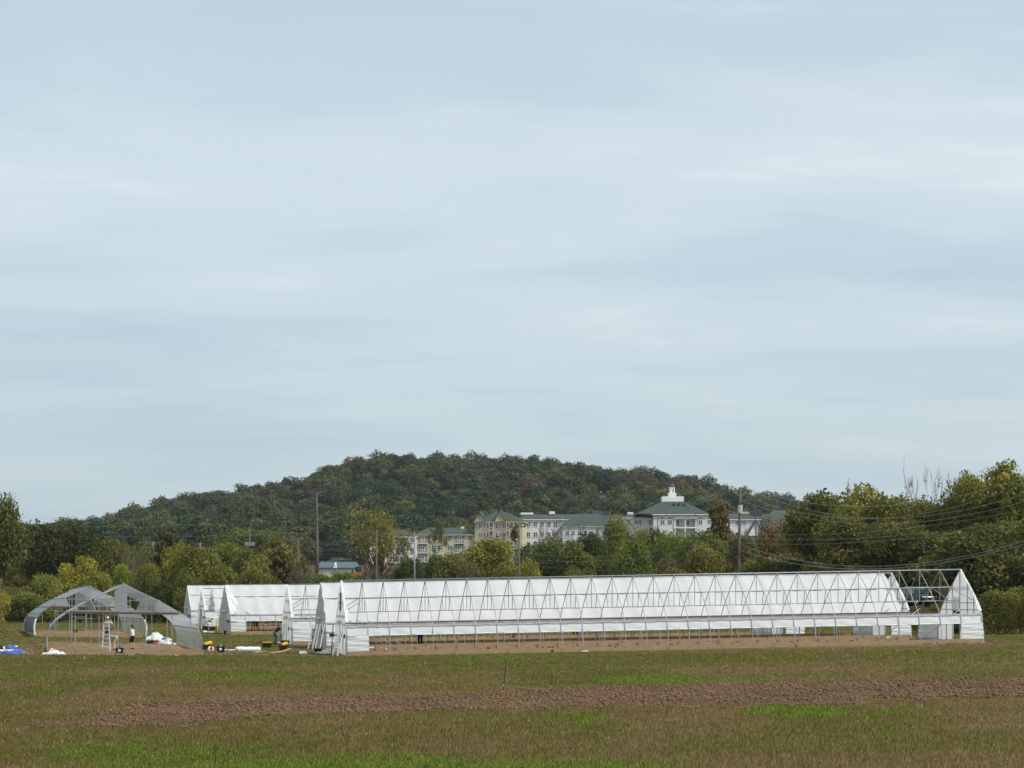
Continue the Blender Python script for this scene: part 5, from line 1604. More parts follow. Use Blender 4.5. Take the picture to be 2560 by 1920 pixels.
for xx, yy in ((1842, 1334), (1855, 1379), (1830, 1374)):
    c_ = PX2L(xx, yy, 235.7, b)
    obj('cable_box', MB().ball(c_, .16, .12, .11, 8, 6).mesh('cable_box', M_BLACKP, True), r)
# middle pole
b = pole_base(1297, 300)
r = thing('utility_pole', 'middle wooden utility pole with single crossarm before the tall cream building', 'utility pole', b, 0, GP)
t_ = px(1297, 1312, 300)-b
obj('pole', MB().tube([(0, 0, 0), t_], [.19, .14], 10).mesh('pole', M_POLEW, True), r)
ar = obj('crossarm', MB().bar(PX2L(1273, 1319, 300, b), PX2L(1314, 1317, 300.4, b), .13, .15).mesh('crossarm', M_POLEW), r)
for xx in (1275, 1294, 1312):
    obj('insulator', MB().ball(PX2L(xx, 1314.5, 300, b), .11, .11, .2, 8, 6).mesh('insulator', M_SLATE, True), ar)
rs_ = np.random.RandomState(77)
ic_ = np.array(PX2L(1286, 1336, 300, b)); n_iv = 420
iv_ = unit(n_iv, rs_)
obj('ivy', leaf_quads(ic_+iv_*(rs_.rand(n_iv)**.4)[:, None]*np.array([.55, .4, .95]), iv_, .10, rs_, rs_.rand(n_iv), M_LEAF, 'ivy', .7), r).color = (.07, .05, .025, 1)
# pole beside the spreading tree
b = pole_base(941, 332)
r = thing('utility_pole', 'wooden utility pole beside the trunk of the spreading yellow tree', 'utility pole', b, 0, GP)
t_ = px(941, 1325, 332)-b
obj('pole', MB().tube([(0, 0, 0), t_], [.20, .14], 10).mesh('pole', M_POLEW, True), r)
obj('crossarm', MB().bar(PX2L(926, 1333, 332, b), PX2L(943, 1328, 332.3, b), .12).mesh('crossarm', M_POLEW), r)
# grey lamp pole
b = pole_base(1037, 318)
r = thing('light_pole', 'grey metal pole rising between cream and white apartment blocks', 'light pole', b, 0, GP)
obj('pole', MB().tube([(0, 0, 0), px(1036, 1330, 318)-b], [.17, .09], 10).mesh('pole', M_POLE_G, True), r)
obj('cap', MB().ball(px(1036, 1329.5, 318)-b, .12, .12, .1, 8, 5).mesh('cap', M_POLE_G, True), r)
# tall brown steel pole
b = pole_base(793, 430)
r = thing('utility_pole', 'very tall thin brown steel pole reaching up against the wooded hill', 'utility pole', b, 0, GP)
t_ = px(792, 1230, 430)-b
obj('pole', MB().tube([(0, 0, 0), t_*.45, t_*.72, t_], [.42, .28, .16, .07], 10).mesh('pole', M_POLE_B, True), r)
for yy in (1265, 1299, 1330, 1357):
    obj('bracket', MB().bar(px(790, yy, 430)-b, px(796, yy, 429.5)-b, .12).mesh('bracket', M_STEEL_D), r)
# green-grey post and its dark neighbour
b = pole_base(745, 400)
r = thing('utility_pole', 'weathered greenish utility pole at the right edge of the brown-olive tree', 'utility pole', b, 0, GP)
obj('pole', MB().tube([(0, 0, 0), px(745, 1346, 400)-b], [.20, .16], 8).mesh('pole', M_POLEW, True), r)
obj('crossarm', MB().bar(px(742, 1352, 400)-b, px(748, 1352, 400)-b, .12).mesh('crossarm', M_POLEW), r)
b = pole_base(749, 396)
r = thing('post', 'dark steel post close beside the weathered greenish utility pole', 'post', b, 0, GP)
obj('pole', MB().tube([(0, 0, 0), px(749, 1366, 396)-b], .13, 8).mesh('pole', M_BLACKP, True), r)
obj('cap', MB().box((-.16, -.16, 0), (.16, .16, .1)).mesh('cap', M_BLACKP), r, px(749, 1366, 396)-b)
# pole with two crossarms and a bank of transformers
b = pole_base(624, 440)
r = thing('utility_pole', 'utility pole with two crossarms and a white transformer bank above the tunnel trees', 'utility pole', b, 0, GP)
obj('pole', MB().tube([(0, 0, 0), px(624, 1319, 440)-b], [.20, .15], 8).mesh('pole', M_POLEW, True), r)
ar = obj('crossarm', MB().bar(px(611, 1331, 440)-b, px(638, 1330, 440)-b, .14).mesh('crossarm', M_POLEW), r)
ar = obj('crossarm', MB().bar(px(608, 1341, 440)-b, px(634, 1340, 440)-b, .14).mesh('crossarm', M_POLEW), r)
bk = obj('platform', MB().box((-.9, -.5, 0), (.9, .3, .15)).mesh('platform', M_POLEW), r, px(624, 1366, 440)-b)
for k in range(5):
    x = -.8+.4*k
    obj('transformer', MB().tube([(x, -.1, .15), (x, -.1, .85)], .15, 8).mesh('transformer', M_STEEL), bk)
# small far pole at the left
for x, yt, lb in ((500, 1358, 'small far utility pole showing between dark pointed tree and tunnel trees'), (383, 1354, 'small far utility pole with a sloping crossarm behind the leafless trees')):
    b = pole_base(x, 470)
    r = thing('utility_pole', lb, 'utility pole', b, 0, GP)
    obj('pole', MB().tube([(0, 0, 0), px(x, yt, 470)-b], [.22, .16], 8).mesh('pole', M_POLE_G, True), r)
    obj('crossarm', MB().bar(px(x-24, yt+9, 470)-b, px(x, yt, 470)-b, .12).bar(px(x, yt, 470)-b, px(x+9, yt+2, 470)-b, .12).mesh('crossarm', M_POLE_G), r)
b = pole_base(1891, 505)
r = thing('light_pole', 'thin dark flagpole-like mast before the green roof right of the main pole', 'light pole', b, 0, GP)
obj('pole', MB().tube([(0, 0, 0), px(1888, 1240, 505)-b], [.12, .07], 6).mesh('pole', M_SLATE, True), r)
obj('cap', MB().ball(px(1888, 1240, 505)-b, .16, .16, .12, 8, 5).mesh('cap', M_SLATE, True), r)

def wire(label, a, m_, b, rad=.016, mat=None, group='overhead wires'):
    """three surveyed points (x, y, Y); the wire hangs in the parabola through them"""
    A, Mm, Bp = px(*a), px(*m_), px(*b)
    h = Vector((Bp.x-A.x, Bp.y-A.y, 0))
    tm = Vector((Mm.x-A.x, Mm.y-A.y, 0)).dot(h)/h.length_squared
    z0, z1, zm = A.z, Bp.z, Mm.z
    c = (zm-z0-(z1-z0)*tm)/(tm*tm-tm)
    pts = []
    for i in range(33):
        t = i/32
        p = A.lerp(Bp, t)
        p.z = z0+(z1-z0)*t+c*(t*t-t)
        pts.append(p-A)
    o = obj('overhead_wire', MB().tube(pts, rad, 4, False).mesh('overhead_wire', mat or M_WIRE, True), None, A)
    tag(o, label, 'wire', group)
YM, YE = 236, 178
def rw(label, x0, y0, xm, ym, xe, ye, rad=.020):
    Ym = YM+(YE-YM)*(xm-x0)/(xe-x0)*.85
    # continue past the picture edge to where the next pole would carry it
    A, B = px(x0, y0, YM), px(xe, ye, YE)
    wire(label, (x0, y0, YM), (xm, ym, Ym), (xe, ye, YE), rad)
rw('topmost wire running from the main pole to the right over the tall tree row', 1877, 1224, 2140, 1264, 2680, 1152)
rw('second wire from the main pole, crossing the topmost one near the sparse brown tree', 1824, 1222, 2110, 1289, 2680, 1156)
rw('third wire to the right, just below the crossing pair', 1877, 1226, 2200, 1292, 2680, 1190)
rw('fourth wire to the right, leaving the main pole above its transformer', 1851, 1251, 2130, 1303, 2680, 1215)
rw('fifth wire to the right, level with the green roof wall', 1851, 1332, 2100, 1337, 2680, 1250, .014)
rw('sixth wire to the right, just under the fifth', 1851, 1345, 2070, 1350, 2680, 1280, .014)
rw('seventh wire to the right, in the dark part of the tree row', 1851, 1358, 2080, 1361, 2680, 1292, .014)
rw('upper of the two low cables sagging toward the tunnel ridge on the right', 1853, 1363, 2150, 1412, 2680, 1312, .024)
rw('lower of the two low cables sagging toward the tunnel ridge on the right', 1855, 1378, 2120, 1418, 2680, 1322, .024)
def lw(label, a, m_, b, rad=.018, mat=None): wire(label, a, m_, b, rad, mat)
lw('highest wire between main pole and middle pole', (1824, 1222, 236), (1520, 1310, 271), (1294, 1309, 300))
lw('second wire between main pole and middle pole', (1832, 1224, 236), (1500, 1321, 274), (1312, 1315, 300))
lw('third wire between main and middle pole, passing the porch roof', (1850, 1242, 236), (1500, 1345, 274), (1298, 1342, 300))
lw('fourth wire between main and middle pole, over the round glossy tree', (1848, 1333, 236), (1465, 1392, 280), (1298, 1380, 300), .013)
lw('fifth wire between main and middle pole, under the fourth', (1848, 1345, 236), (1465, 1404, 280), (1298, 1394, 300), .013)
lw('thick dark cable sagging low between main and middle pole', (1845, 1377, 236), (1560, 1427, 268), (1298, 1403, 300), .032, M_WIRE_D)
lw('wire with thick splice from the main pole to the left', (1845, 1364, 236), (1700, 1392, 252), (1500, 1406, 275), .016, M_WIRE_D)
lw('upper wire between middle pole and spreading tree pole', (1275, 1314, 300), (1100, 1352, 316), (942, 1327, 332), .015)
lw('middle wire between middle pole and spreading tree pole', (1312, 1314, 300), (1120, 1362, 316), (928, 1332, 332), .015)
lw('low dark cable between middle pole and spreading tree pole', (1297, 1398, 300), (1130, 1440, 315), (942, 1413, 332), .026, M_WIRE_D)
lw('pale wire from spreading tree pole down to the left past the brown steel pole', (941, 1326, 332), (827, 1357, 366), (745, 1347, 400), .018)
lw('second pale wire from spreading tree pole to the greenish pole', (927, 1333, 332), (827, 1362, 366), (745, 1352, 400), .018)
lw('low wire pair end from greenish pole toward spreading tree pole', (745, 1358, 400), (850, 1376, 366), (940, 1372, 332), .015)
lw('wire from greenish pole up to the crossarm pole', (745, 1347, 400), (690, 1346, 420), (637, 1330, 440), .018)
lw('second wire from greenish pole to the crossarm pole', (745, 1352, 400), (690, 1350, 420), (612, 1331, 440), .018)
lw('wire from crossarm pole down left into the tunnel trees', (612, 1331, 440), (565, 1354, 455), (500, 1362, 470), .018)
lw('second wire from crossarm pole down left into the tunnel trees', (609, 1341, 440), (560, 1362, 455), (500, 1366, 470), .018)
lw('wire between the two small far poles at the left', (500, 1360, 470), (440, 1368, 470), (383, 1355, 470), .016)
lw('highest thin line across the left sky, meeting the brown steel pole', (794, 1265, 430), (300, 1297, 440), (-60, 1288, 450), .014)
lw('second thin line across the left sky, meeting the brown steel pole', (794, 1299, 430), (400, 1316, 440), (-60, 1306, 450), .014)
lw('third thin line at the left, low before the wooded hill', (794, 1330, 430), (480, 1342, 440), (-60, 1332, 450), .014)
lw('thin line from the brown steel pole right across the hill foot', (794, 1266, 430), (1000, 1286, 420), (1297, 1300, 400), .014)
lw('second thin line from the brown steel pole to the right', (794, 1299, 430), (900, 1312, 420), (1040, 1324, 400), .014)

# roadside rail below the hill
p0, p1 = px(752, 1386, 520), px(925, 1384, 520)
r = thing('guard_rail', 'low road guard rail at the foot of the hill left of the spreading tree', 'guard rail', (p0.x, 520, tz(p0.x, 520)), 0, 'small buildings')
for k, h in enumerate((.75, 1.6, 2.3)):
    obj('rail', MB().bar((0, 0, h), (p1.x-p0.x, 0, h+.05), .09).mesh('rail', M_SLATE), r)
pm = MB().box((-.06, .07, -.5), (.06, .19, 2.5)).mesh('post', M_SLATE)
for k in range(10):
    obj('post', pm, r, ((p1.x-p0.x)*k/9, 0, 0))

# ------------------------------------------------------------------ parked car
def build_car():
    Yc = 224; xc = 2298
    X = (xc-CX)*Yc/F_PX
    r = thing('parked_car', 'dark parked SUV facing the field above the bushes near the tunnel end', 'car', (X, Yc, (YH-1513)*Yc/F_PX), math.radians(196), 'parked vehicles')
    # local: +Y forward. length 4.7, width 1.9
    st = [  # y, half width low, half width high, z bottom, z belt, z top
        (-2.35, .80, .70, .45, .95, 1.00), (-2.2, .92, .80, .32, 1.02, 1.55), (-1.2, .95, .78, .26, 1.05, 1.72), (.2, .95, .77, .24, 1.05, 1.74),
        (.75, .95, .78, .24, 1.05, 1.55), (1.35, .95, .86, .24, 1.03, 1.10), (2.1, .93, .84, .26, .92, .98), (2.35, .84, .72, .36, .78, .82)]
    mb = MB(); n = len(st)
    rows = []
    for y, wl, wh, zb_, zm, zt in st:
        rows.append([(-wl*.92, y, zb_), (-wl, y, zb_+.25), (-wl, y, zm), (-wh, y, max(zm+.02, zt-.06)), (-wh*.85, y, max(zm+.03, zt)), (wh*.85, y, max(zm+.03, zt)), (wh, y, max(zm+.02, zt-.06)), (wl, y, zm), (wl, y, zb_+.25), (wl*.92, y, zb_)])
    k = 10
    vs = [p for rr in rows for p in rr]
    fs = [(i*k+j, i*k+(j+1) % k, (i+1)*k+(j+1) % k, (i+1)*k+j) for i in range(n-1) for j in range(k)]
    fs += [tuple(range(k-1, -1, -1)), tuple((n-1)*k+j for j in range(k))]
    obj('body', mb.add(vs, fs).mesh('body', M_CARP, True), r)
    obj('windshield', MB().add([(-.72, .80, 1.52), (.72, .80, 1.52), (.82, 1.36, 1.12), (-.82, 1.36, 1.12)], [(0, 3, 2, 1)]).mesh('windshield', M_GLASSC), r, (0, .03, .03))
    obj('rear_window', MB().add([(-.66, -2.21, 1.48), (.66, -2.21, 1.48), (.74, -2.29, 1.06), (-.74, -2.29, 1.06)], [(0, 1, 2, 3)]).mesh('rear_window', M_GLASSC), r, (0, -.04, 0))
    for s in (-1, 1):
        for y0, y1 in ((-2.0, -1.15), (-1.05, -.15), (-.05, .95)):
            obj('side_window', MB().add([(s*.965, y0, 1.10), (s*.965, y1, 1.10), (s*.80, y1-(.35 if y1 > .5 else .05), 1.62), (s*.80, y0+.05, 1.62)], [(0, 1, 2, 3)]).mesh('side_window', M_GLASSC), r)
        h_ = obj('headlight', MB().ball((s*.66, 2.24, .78), .20, .12, .10, 8, 6).mesh('headlight', M_LAMP, True), r)
        obj('mirror', MB().ball((s*1.04, .85, 1.12), .10, .09, .08, 8, 6).mesh('mirror', M_CARP, True), r)
        for y in (-1.45, 1.5):
            w = obj('wheel', MB().tube([(s*.78, y, .36), (s*.98, y, .36)], .36, 14).mesh('wheel', M_TYRE), r)
            obj('rim', MB().tube([(s*.97, y, .36), (s*.995, y, .36)], .22, 12).mesh('rim', M_CHROME), w)
        obj('roof_rail', MB().bar((s*.66, -1.9, 1.80), (s*.66, .5, 1.81), .05).mesh('roof_rail', M_CHROME), r)
    obj('grille', MB().box((-.44, 2.31, .60), (.44, 2.37, .80)).mesh('grille', M_BLACKP), r)
    obj('grille_bar', MB().box((-.42, 2.372, .76), (.42, 2.39, .80)).mesh('grille_bar', M_CHROME), r)
    obj('bumper', MB().box((-.84, 2.30, .34), (.84, 2.42, .54)).mesh('bumper', M_CARP), r)
    obj('bumper_trim', MB().box((-.62, 2.422, .36), (.62, 2.44, .41)).mesh('bumper_trim', M_CHROME), r)
    obj('number_plate', MB().box((-.26, 2.422, .44), (.26, 2.435, .53)).mesh('number_plate', M_WHITEP), r)
build_car()
# small machine beside the teal-roofed house
b = pole_base(893, 410); b.z = (YH-1447)*410/F_PX
r = thing('excavator', 'small dark and orange digging machine beside the teal-roofed house', 'excavator', b, .3, 'parked vehicles')
for s in (-.55, .55):
    obj('track', MB().box((-1.0, s-.2, 0), (1.0, s+.2, .5)).mesh('track', M_TYRE), r)
obj('body', MB().box((-.95, -.7, .52), (.75, .7, 1.25)).mesh('body', M_ORANGE), r)
cb2 = obj('cab', MB().box((-.3, -.6, 1.252), (.6, .1, 2.2)).mesh('cab', M_BLACKP), r)
obj('cab_window', MB().box((-.2, -.63, 1.5), (.5, -.605, 2.05)).mesh('cab_window', M_GLASSC), cb2)
obj('boom', MB().bar((.6, .3, 1.0), (1.5, .3, 2.4), .22).bar((1.5, .3, 2.4), (2.2, .3, 1.3), .18).mesh('boom', M_ORANGE), r)
obj('bucket', MB().box((2.0, .05, .9), (2.5, .55, 1.35)).mesh('bucket', M_DARKW), r)
# ------------------------------------------------------------------ people
def remesh(mb, voxel, mat, name, smooth_it=3):
    me = mb.mesh('tmp', None)
    o = bpy.data.objects.new('tmp', me)
    C.objects.link(o)
    m = o.modifiers.new('r', 'REMESH'); m.mode = 'VOXEL'; m.voxel_size = voxel; m.adaptivity = 0.0
    if smooth_it:
        s = o.modifiers.new('s', 'SMOOTH'); s.iterations = smooth_it; s.factor = .4
    dg = bpy.context.evaluated_depsgraph_get()
    dg.update()
    res = bpy.data.meshes.new_from_object(o.evaluated_get(dg))
    res.name = name
    bpy.data.objects.remove(o)
    res.materials.clear(); res.materials.append(mat)
    res.polygons.foreach_set('use_smooth', [True]*len(res.polygons))
    return res
def cap(mb, p, q, r1, r2):
    p, q = Vector(p), Vector(q)
    mb.tube([p, q], [r1, r2], 10)
    mb.ball(p, r1, n=10, m=7); mb.ball(q, r2, n=10, m=7)
def two_bone(a, b, l1, l2, hint):
    a, b = Vector(a), Vector(b)
    v = b-a
    dist = min(v.length, (l1+l2)*.999)
    v = v.normalized()
    b = a+v*dist
    x = (l1*l1-l2*l2+dist*dist)/(2*dist)
    h = math.sqrt(max(0, l1*l1-x*x))
    n = Vector(hint); n = (n-v*n.dot(v))
    n = n.normalized() if n.length > 1e-5 else v.orthogonal().normalized()
    return a+v*x+n*h, b
def person(label, loc, yaw, lean=0.05, hands=((-.25, .15, .85), (.25, .15, .85)), crouch=0.0, feet=((-.11, 0.02), (.11, -.02)), top=M_WHITEP, bottom=M_BLACKP,
           sleeves='short', legs='long', hair=M_HAIRD, long_hair=False, cap_mat=None, scale=1.0, top_mat2=None, look=0.0, z_feet=(0, 0)):
    """local axes: +Y is where the person faces, +X the right hand side"""
    r = thing('person', label, 'person', loc, yaw, 'people working on the site')
    r.scale = (scale,)*3
    pel = Vector((0, -.22*math.sin(lean)*1.0, .93-crouch))
    up = Vector((0, math.sin(lean), math.cos(lean)))
    fw = Vector((0, math.cos(lean), -math.sin(lean)))
    chest = pel+up*.40+fw*.01
    neck = pel+up*.56
    hl = lean*.6+look
    hup = Vector((0, math.sin(hl), math.cos(hl))); hfw = Vector((0, math.cos(hl), -math.sin(hl)))
    head = neck+hup*.155+hfw*.025
    body, shirt, trous, shoe = MB(), MB(), MB(), MB()
    # trunk
    for M_, g in ((body, 0.0), (shirt, .018)):
        for sx in (-1, 1):
            cap(M_, pel+up*.10+Vector((sx*.055, 0, 0)), chest+Vector((sx*.075, 0, 0)), .098+g, .112+g)
            cap(M_, chest+Vector((sx*.05, 0, 0)), chest+up*.10+Vector((sx*.125, 0, 0)), .10+g, .062+g)
        cap(M_, chest, neck-up*.03, .10+g, .055+g*.6)
    cap(body, neck-up*.02, head, .055, .06)
    body.ball(head+hup*.03, .078, .092, .112, 12, 9, Matrix.Rotation(-hl, 3, 'X'))
    cap(body, head-hup*.055+hfw*.045, head-hup*.06+hfw*.06, .040, .028)
    cap(body, head+hup*.02+hfw*.088, head-hup*.012+hfw*.104, .012, .016)
    for sx in (-1, 1):
        body.ball(head+Vector((sx*.078, 0, 0))+hup*.01, .014, .026, .034, 8, 6)
    # legs
    for i, sx in enumerate((-1, 1)):
        hip = pel+Vector((sx*.088, 0, -.02))
        ank = Vector((feet[i][0], feet[i][1]-.02, .085+z_feet[i]))
        kn, ank = two_bone(hip, ank, .43, .43, (sx*.12, 1, .1))
        for M_, g in ((body, 0.0), (trous, .022)):
            if M_ is body:
                cap(M_, hip, kn, .085, .054); cap(M_, kn, kn.lerp(ank, .35)+Vector((0, -.015, 0)), .054, .054); cap(M_, kn.lerp(ank, .35)+Vector((0, -.015, 0)), ank, .054, .037)
            elif legs == 'long':
                cap(M_, hip, kn, .092+g, .060+g); cap(M_, kn, ank+Vector((0, 0, .02)), .060+g, .050+g)
            else:
                cap(M_, hip, hip.lerp(kn, .72), .092+g, .072+g*1.8)
        cap(trous, pel+Vector((0, 0, .06)), hip, .118, .10)
        toe = ank+Vector((sx*.03, .15, -.05))
        cap(body, ank, toe, .036, .028)
        cap(shoe, ank+Vector((0, -.04, -.045)), toe+Vector((0, .02, -.002)), .044, .038)
        cap(shoe, ank+Vector((0, -.02, .0)), ank+Vector((0, .04, -.03)), .046, .044)
    # arms and hands
    for i, sx in enumerate((-1, 1)):
        sh = chest+up*.115+Vector((sx*.185, 0, 0))
        el, wr = two_bone(sh, hands[i], .29, .255, (sx*.7, -.7, -.2))
        cap(body, sh-Vector((sx*.05, 0, 0)), sh, .058, .056); cap(body, sh, el, .050, .038); cap(body, el, wr, .040, .027)
        if sleeves == 'short':
            cap(shirt, sh-Vector((sx*.05, 0, 0)), sh, .072, .068); cap(shirt, sh, sh.lerp(el, .62), .068, .062)
        elif sleeves == 'long':
            cap(shirt, sh-Vector((sx*.05, 0, 0)), sh, .072, .068); cap(shirt, sh, el, .068, .056); cap(shirt, el, el.lerp(wr, .9), .056, .042)
        d = (wr-el).normalized()
        side = Vector((sx, 0, 0)); side = (side-d*side.dot(d))
        side = side.normalized() if side.length > .1 else d.orthogonal().normalized()
        nrm = d.cross(side)
        palm = wr+d*.085
        for k in range(4):
            o_ = side*(.030-.020*k)
            cap(body, wr+o_*.7+d*.01, palm+o_, .017, .014)
            ln = (.062, .074, .070, .054)[k]
            k1 = palm+o_+d*ln*.55+nrm*.008*sx; k2 = k1+(d*.8-nrm*.6*-sx).normalized()*ln*.5
            cap(body, palm+o_, k1, .0115, .0105); cap(body, k1, k2, .0105, .009)
        th = wr+d*.03+side*.030
        cap(body, th, th+(d*.6+side*.8).normalized()*.042, .013, .012); cap(body, th+(d*.6+side*.8).normalized()*.042, th+(d*.9+side*.7).normalized()*.075, .012, .010)
    obj('body', remesh(body, .0125, M_SKIN, 'body', 2), r)
    obj('shirt', remesh(shirt, .02, top, 'shirt'), r)
    obj('shorts' if legs == 'short' else 'trousers', remesh(trous, .02, bottom, 'trousers'), r)
    obj('shoes', remesh(shoe, .016, M_BLACKP, 'shoes', 2), r)
    hb = MB()
    Rx = Matrix.Rotation(-hl, 3, 'X')
    hb.ball(head+hup*.052-hfw*.022, .088, .092, .104, 12, 9, Rx)
    if long_hair:
        cap(hb, head-hfw*.085, head-hfw*.10-hup*.20, .05, .035); cap(hb, head-hfw*.06+hup*.03, head-hfw*.09-hup*.05, .07, .06)
    else:
        cap(hb, head-hfw*.06, head-hfw*.05-hup*.06, .06, .045)
    obj('hair', remesh(hb, .016, hair, 'hair', 2), r)
    if cap_mat:
        cb3 = MB(); cb3.ball(head+hup*.095-hfw*.01, .092, .104, .062, 12, 8, Rx)
        cb3.ball(head+hup*.075+hfw*.11, .07, .085, .012, 10, 6, Rx)
        obj('cap', remesh(cb3, .014, cap_mat, 'cap', 1), r)
    for sx in (-1, 1):
        obj('eye', MB().ball(head+Vector((sx*.031, 0, 0))+hup*.022+hfw*.086, .012, .008, .009, 8, 6).mesh('eye', M_EYE), r)
    return r
def gp(x, y, dz=0.0):
    X, Yg = gpx(x, y)
    return Vector((X, Yg, tz(X, Yg)+dz))
def at(x, Y, dz=0.0):
    X = (x-CX)*Y/F_PX
    return Vector((X, Y, tz(X, Y)+dz))
M_TEE = material('light_grey_cloth', (.42, .42, .42), .85, .1, noise=(6, .12), bump=(14, .4))
M_TANK = material('white_cloth', (.72, .72, .73), .85, .1, noise=(6, .06), bump=(14, .4))
M_GREYB = material('blue_grey_cloth', (.24, .27, .29), .85, .1, noise=(6, .12), bump=(14, .4))
M_GREENT = material('grey_green_cloth', (.17, .18, .12), .85, .1, noise=(6, .15), bump=(14, .4))
M_BLACKC = material('black_cloth', (.014, .013, .014), .85, .1, noise=(6, .3), bump=(14, .4))
M_NAVY = material('dark_navy_cloth', (.016, .017, .026), .85, .1, noise=(6, .3), bump=(14, .4))
M_JEANS = material('blue_denim', (.055, .095, .17), .85, .1, noise=(6, .3), bump=(14, .4))
M_KHAKI = material('pale_khaki_cloth', (.42, .35, .23), .85, .1, noise=(6, .12), bump=(14, .4))
M_BROWNC = material('dark_brown_cloth', (.05, .04, .03), .85, .1, noise=(6, .3), bump=(14, .4))
M_REDC = material('dark_red_cloth', (.16, .025, .02), .85, .1, noise=(6, .3), bump=(14, .4))

# step ladder with the worker on it
def step_ladder(label, loc, rz, h=2.0, mat=M_ALU, w0=.56, w1=.34, steps=6):
    r = thing('step_ladder', label, 'ladder', loc, rz, 'ladders on the site')
    for s in (-1, 1):
        obj('rail', MB().bar((s*w0/2, -.45, 0), (s*w1/2, 0, h), .07, .035).mesh('rail', mat), r)
        obj('rear_rail', MB().bar((s*w0/2*1.05, .55, 0), (s*w1/2, .06, h-.05), .05, .03).mesh('rear_rail', mat), r)
    for k in range(steps):
        f = (k+1)/(steps+.6)
        w_ = w0+(w1-w0)*f
        obj('step', MB().bar((-w_/2, -.45*(1-f), h*f), (w_/2, -.45*(1-f), h*f), .11, .05).mesh('step', mat), r)
        if k % 2 == 0:
            obj('rear_brace', MB().bar((-w_/2, .06+.49*(1-f), h*f), (w_/2, .06+.49*(1-f), h*f), .03).mesh('rear_brace', mat), r)
    obj('top_cap', MB().box((-w1/2-.03, -.08, h), (w1/2+.03, .1, h+.04)).mesh('top_cap', mat), r)
    return r
pl = at(266, 160.5, .05)
step_ladder('white aluminium step ladder inside the nearer hoop frame', pl, math.radians(8), 1.95)
person('person in light grey shirt with dark hair standing on the white step ladder', pl+Vector((.05, .42, .62)), math.radians(172), .10, ((-.20, .30, 1.30), (.18, .34, 1.22)),
       top=M_TEE, bottom=M_BROWNC, legs='short', long_hair=True, hair=M_HAIRD, cap_mat=M_WHITEP, z_feet=(0, 0), feet=((-.10, .05), (.10, .05)))
person('person in grey-blue top bending over beside the step ladder', at(285, 162.5, .05), math.radians(95), 1.35, ((-.16, .62, .22), (.18, .60, .20)), top=M_GREYB, bottom=M_KHAKI,
       sleeves='long', crouch=.03)
person('person in white tank top and black shorts standing with ponytail in the hoop frame', at(331, 166, .05), math.radians(70), .03, ((-.20, .20, 1.02), (.20, .18, 1.0)), top=M_TANK, bottom=M_BLACKC,
       sleeves='none', legs='short', long_hair=True, hair=M_HAIRB, cap_mat=M_BLACKC, scale=1.0)
person('person in grey-green shirt bending over dark bins before the rear tunnels', at(521, 262, .03), math.radians(-82), 1.25, ((-.2, .58, .30), (.2, .56, .28)), top=M_GREENT, bottom=M_KHAKI,
       legs='short', hair=M_HAIRB)
person('person in blue jeans and black top stooping beside the yellow-lidded bin', at(691, 188, .03), math.radians(-62), .72, ((-.18, .52, .62), (.2, .50, .58)), top=M_BLACKC, bottom=M_JEANS,
       sleeves='short', hair=M_HAIRB, long_hair=True, scale=1.02)
person('person in pale shirt and dark navy trousers standing inside the front tunnel near its braces', at(1051, 181, .05), math.radians(165), .02, ((-.24, .05, .86), (.26, .08, .95)), top=M_TEE, bottom=M_NAVY,
       sleeves='long', hair=M_HAIRD, scale=1.05)
person('person in light patterned shirt and brown trousers standing behind the curtain in mid tunnel', at(1287, 190, .05), math.radians(120), .05, ((-.30, .25, 1.02), (.22, .2, .95)), top=M_TANK, bottom=M_BROWNC,
       sleeves='short', hair=M_HAIRD)
person('person in black trousers standing legs apart behind the curtain right of the others', at(1439, 205, .05), math.radians(20), .03, ((-.24, .10, .86), (.24, .10, .86)), top=M_BROWNC, bottom=M_BLACKC,
       sleeves='long', feet=((-.20, 0), (.20, 0)), hair=M_HAIRD, scale=1.03)
pl = at(638, 240, .04)
step_ladder('orange-brown wooden step ladder standing inside the open side of a covered tunnel', pl, math.radians(-4), 1.9, M_ORANGE, .7, .5, 4)
person('person in dark red clothes standing on the orange-brown ladder', pl+Vector((0, .35, .55)), math.radians(180), .05, ((-.2, .3, 1.3), (.2, .3, 1.3)), top=M_REDC, bottom=M_REDC, hair=M_HAIRD)
# yellow step stool and small ladders leaning at the tunnel ends
step_ladder('yellow step stool before the crumpled film corner', at(548, 252, .03), math.radians(20), 1.35, M_YELLOWP, .62, .45, 4)
def leaning_ladder(label, x, Y, rz, h=2.3, mat=M_ALU, lean=.28):
    r = thing('ladder', label, 'ladder', at(x, Y, .03), rz, 'ladders on the site')
    for s in (-.20, .20):
        obj('rail', MB().bar((s, -lean*h, 0), (s, 0, h), .05, .09).mesh('rail', mat), r)
    rm = MB().tube([(-.20, 0, 0), (.20, 0, 0)], .022, 6).mesh('rung', M_STEEL_D)
    for k in range(8):
        f = (k+.6)/8.2
        obj('rung', rm, r, (0, -lean*h*(1-f), h*f))
    return r
leaning_ladder('aluminium ladder leaning at the front corner of the nearest long tunnel', 853, 154.2, math.radians(-35), 1.6, M_ALU, .42)
leaning_ladder('aluminium ladder leaning left of the second tunnel door', 788, 172, math.radians(-30), 1.9, M_ALU, .35)
leaning_ladder('aluminium ladder leaning right of the second tunnel door', 806, 170, math.radians(-30), 1.9, M_ALU, .35)
leaning_ladder('aluminium ladder at the gable behind the stooping worker', 706, 189, math.radians(-20), 1.7, M_ALU, .25)
leaning_ladder('aluminium ladder at the gable behind the black open bin', 720, 186, math.radians(-20), 1.7, M_ALU, .25)
leaning_ladder('aluminium ladder at the rear tunnel gable by the bending worker', 503, 268, math.radians(-15), 2.2, M_ALU, .2)

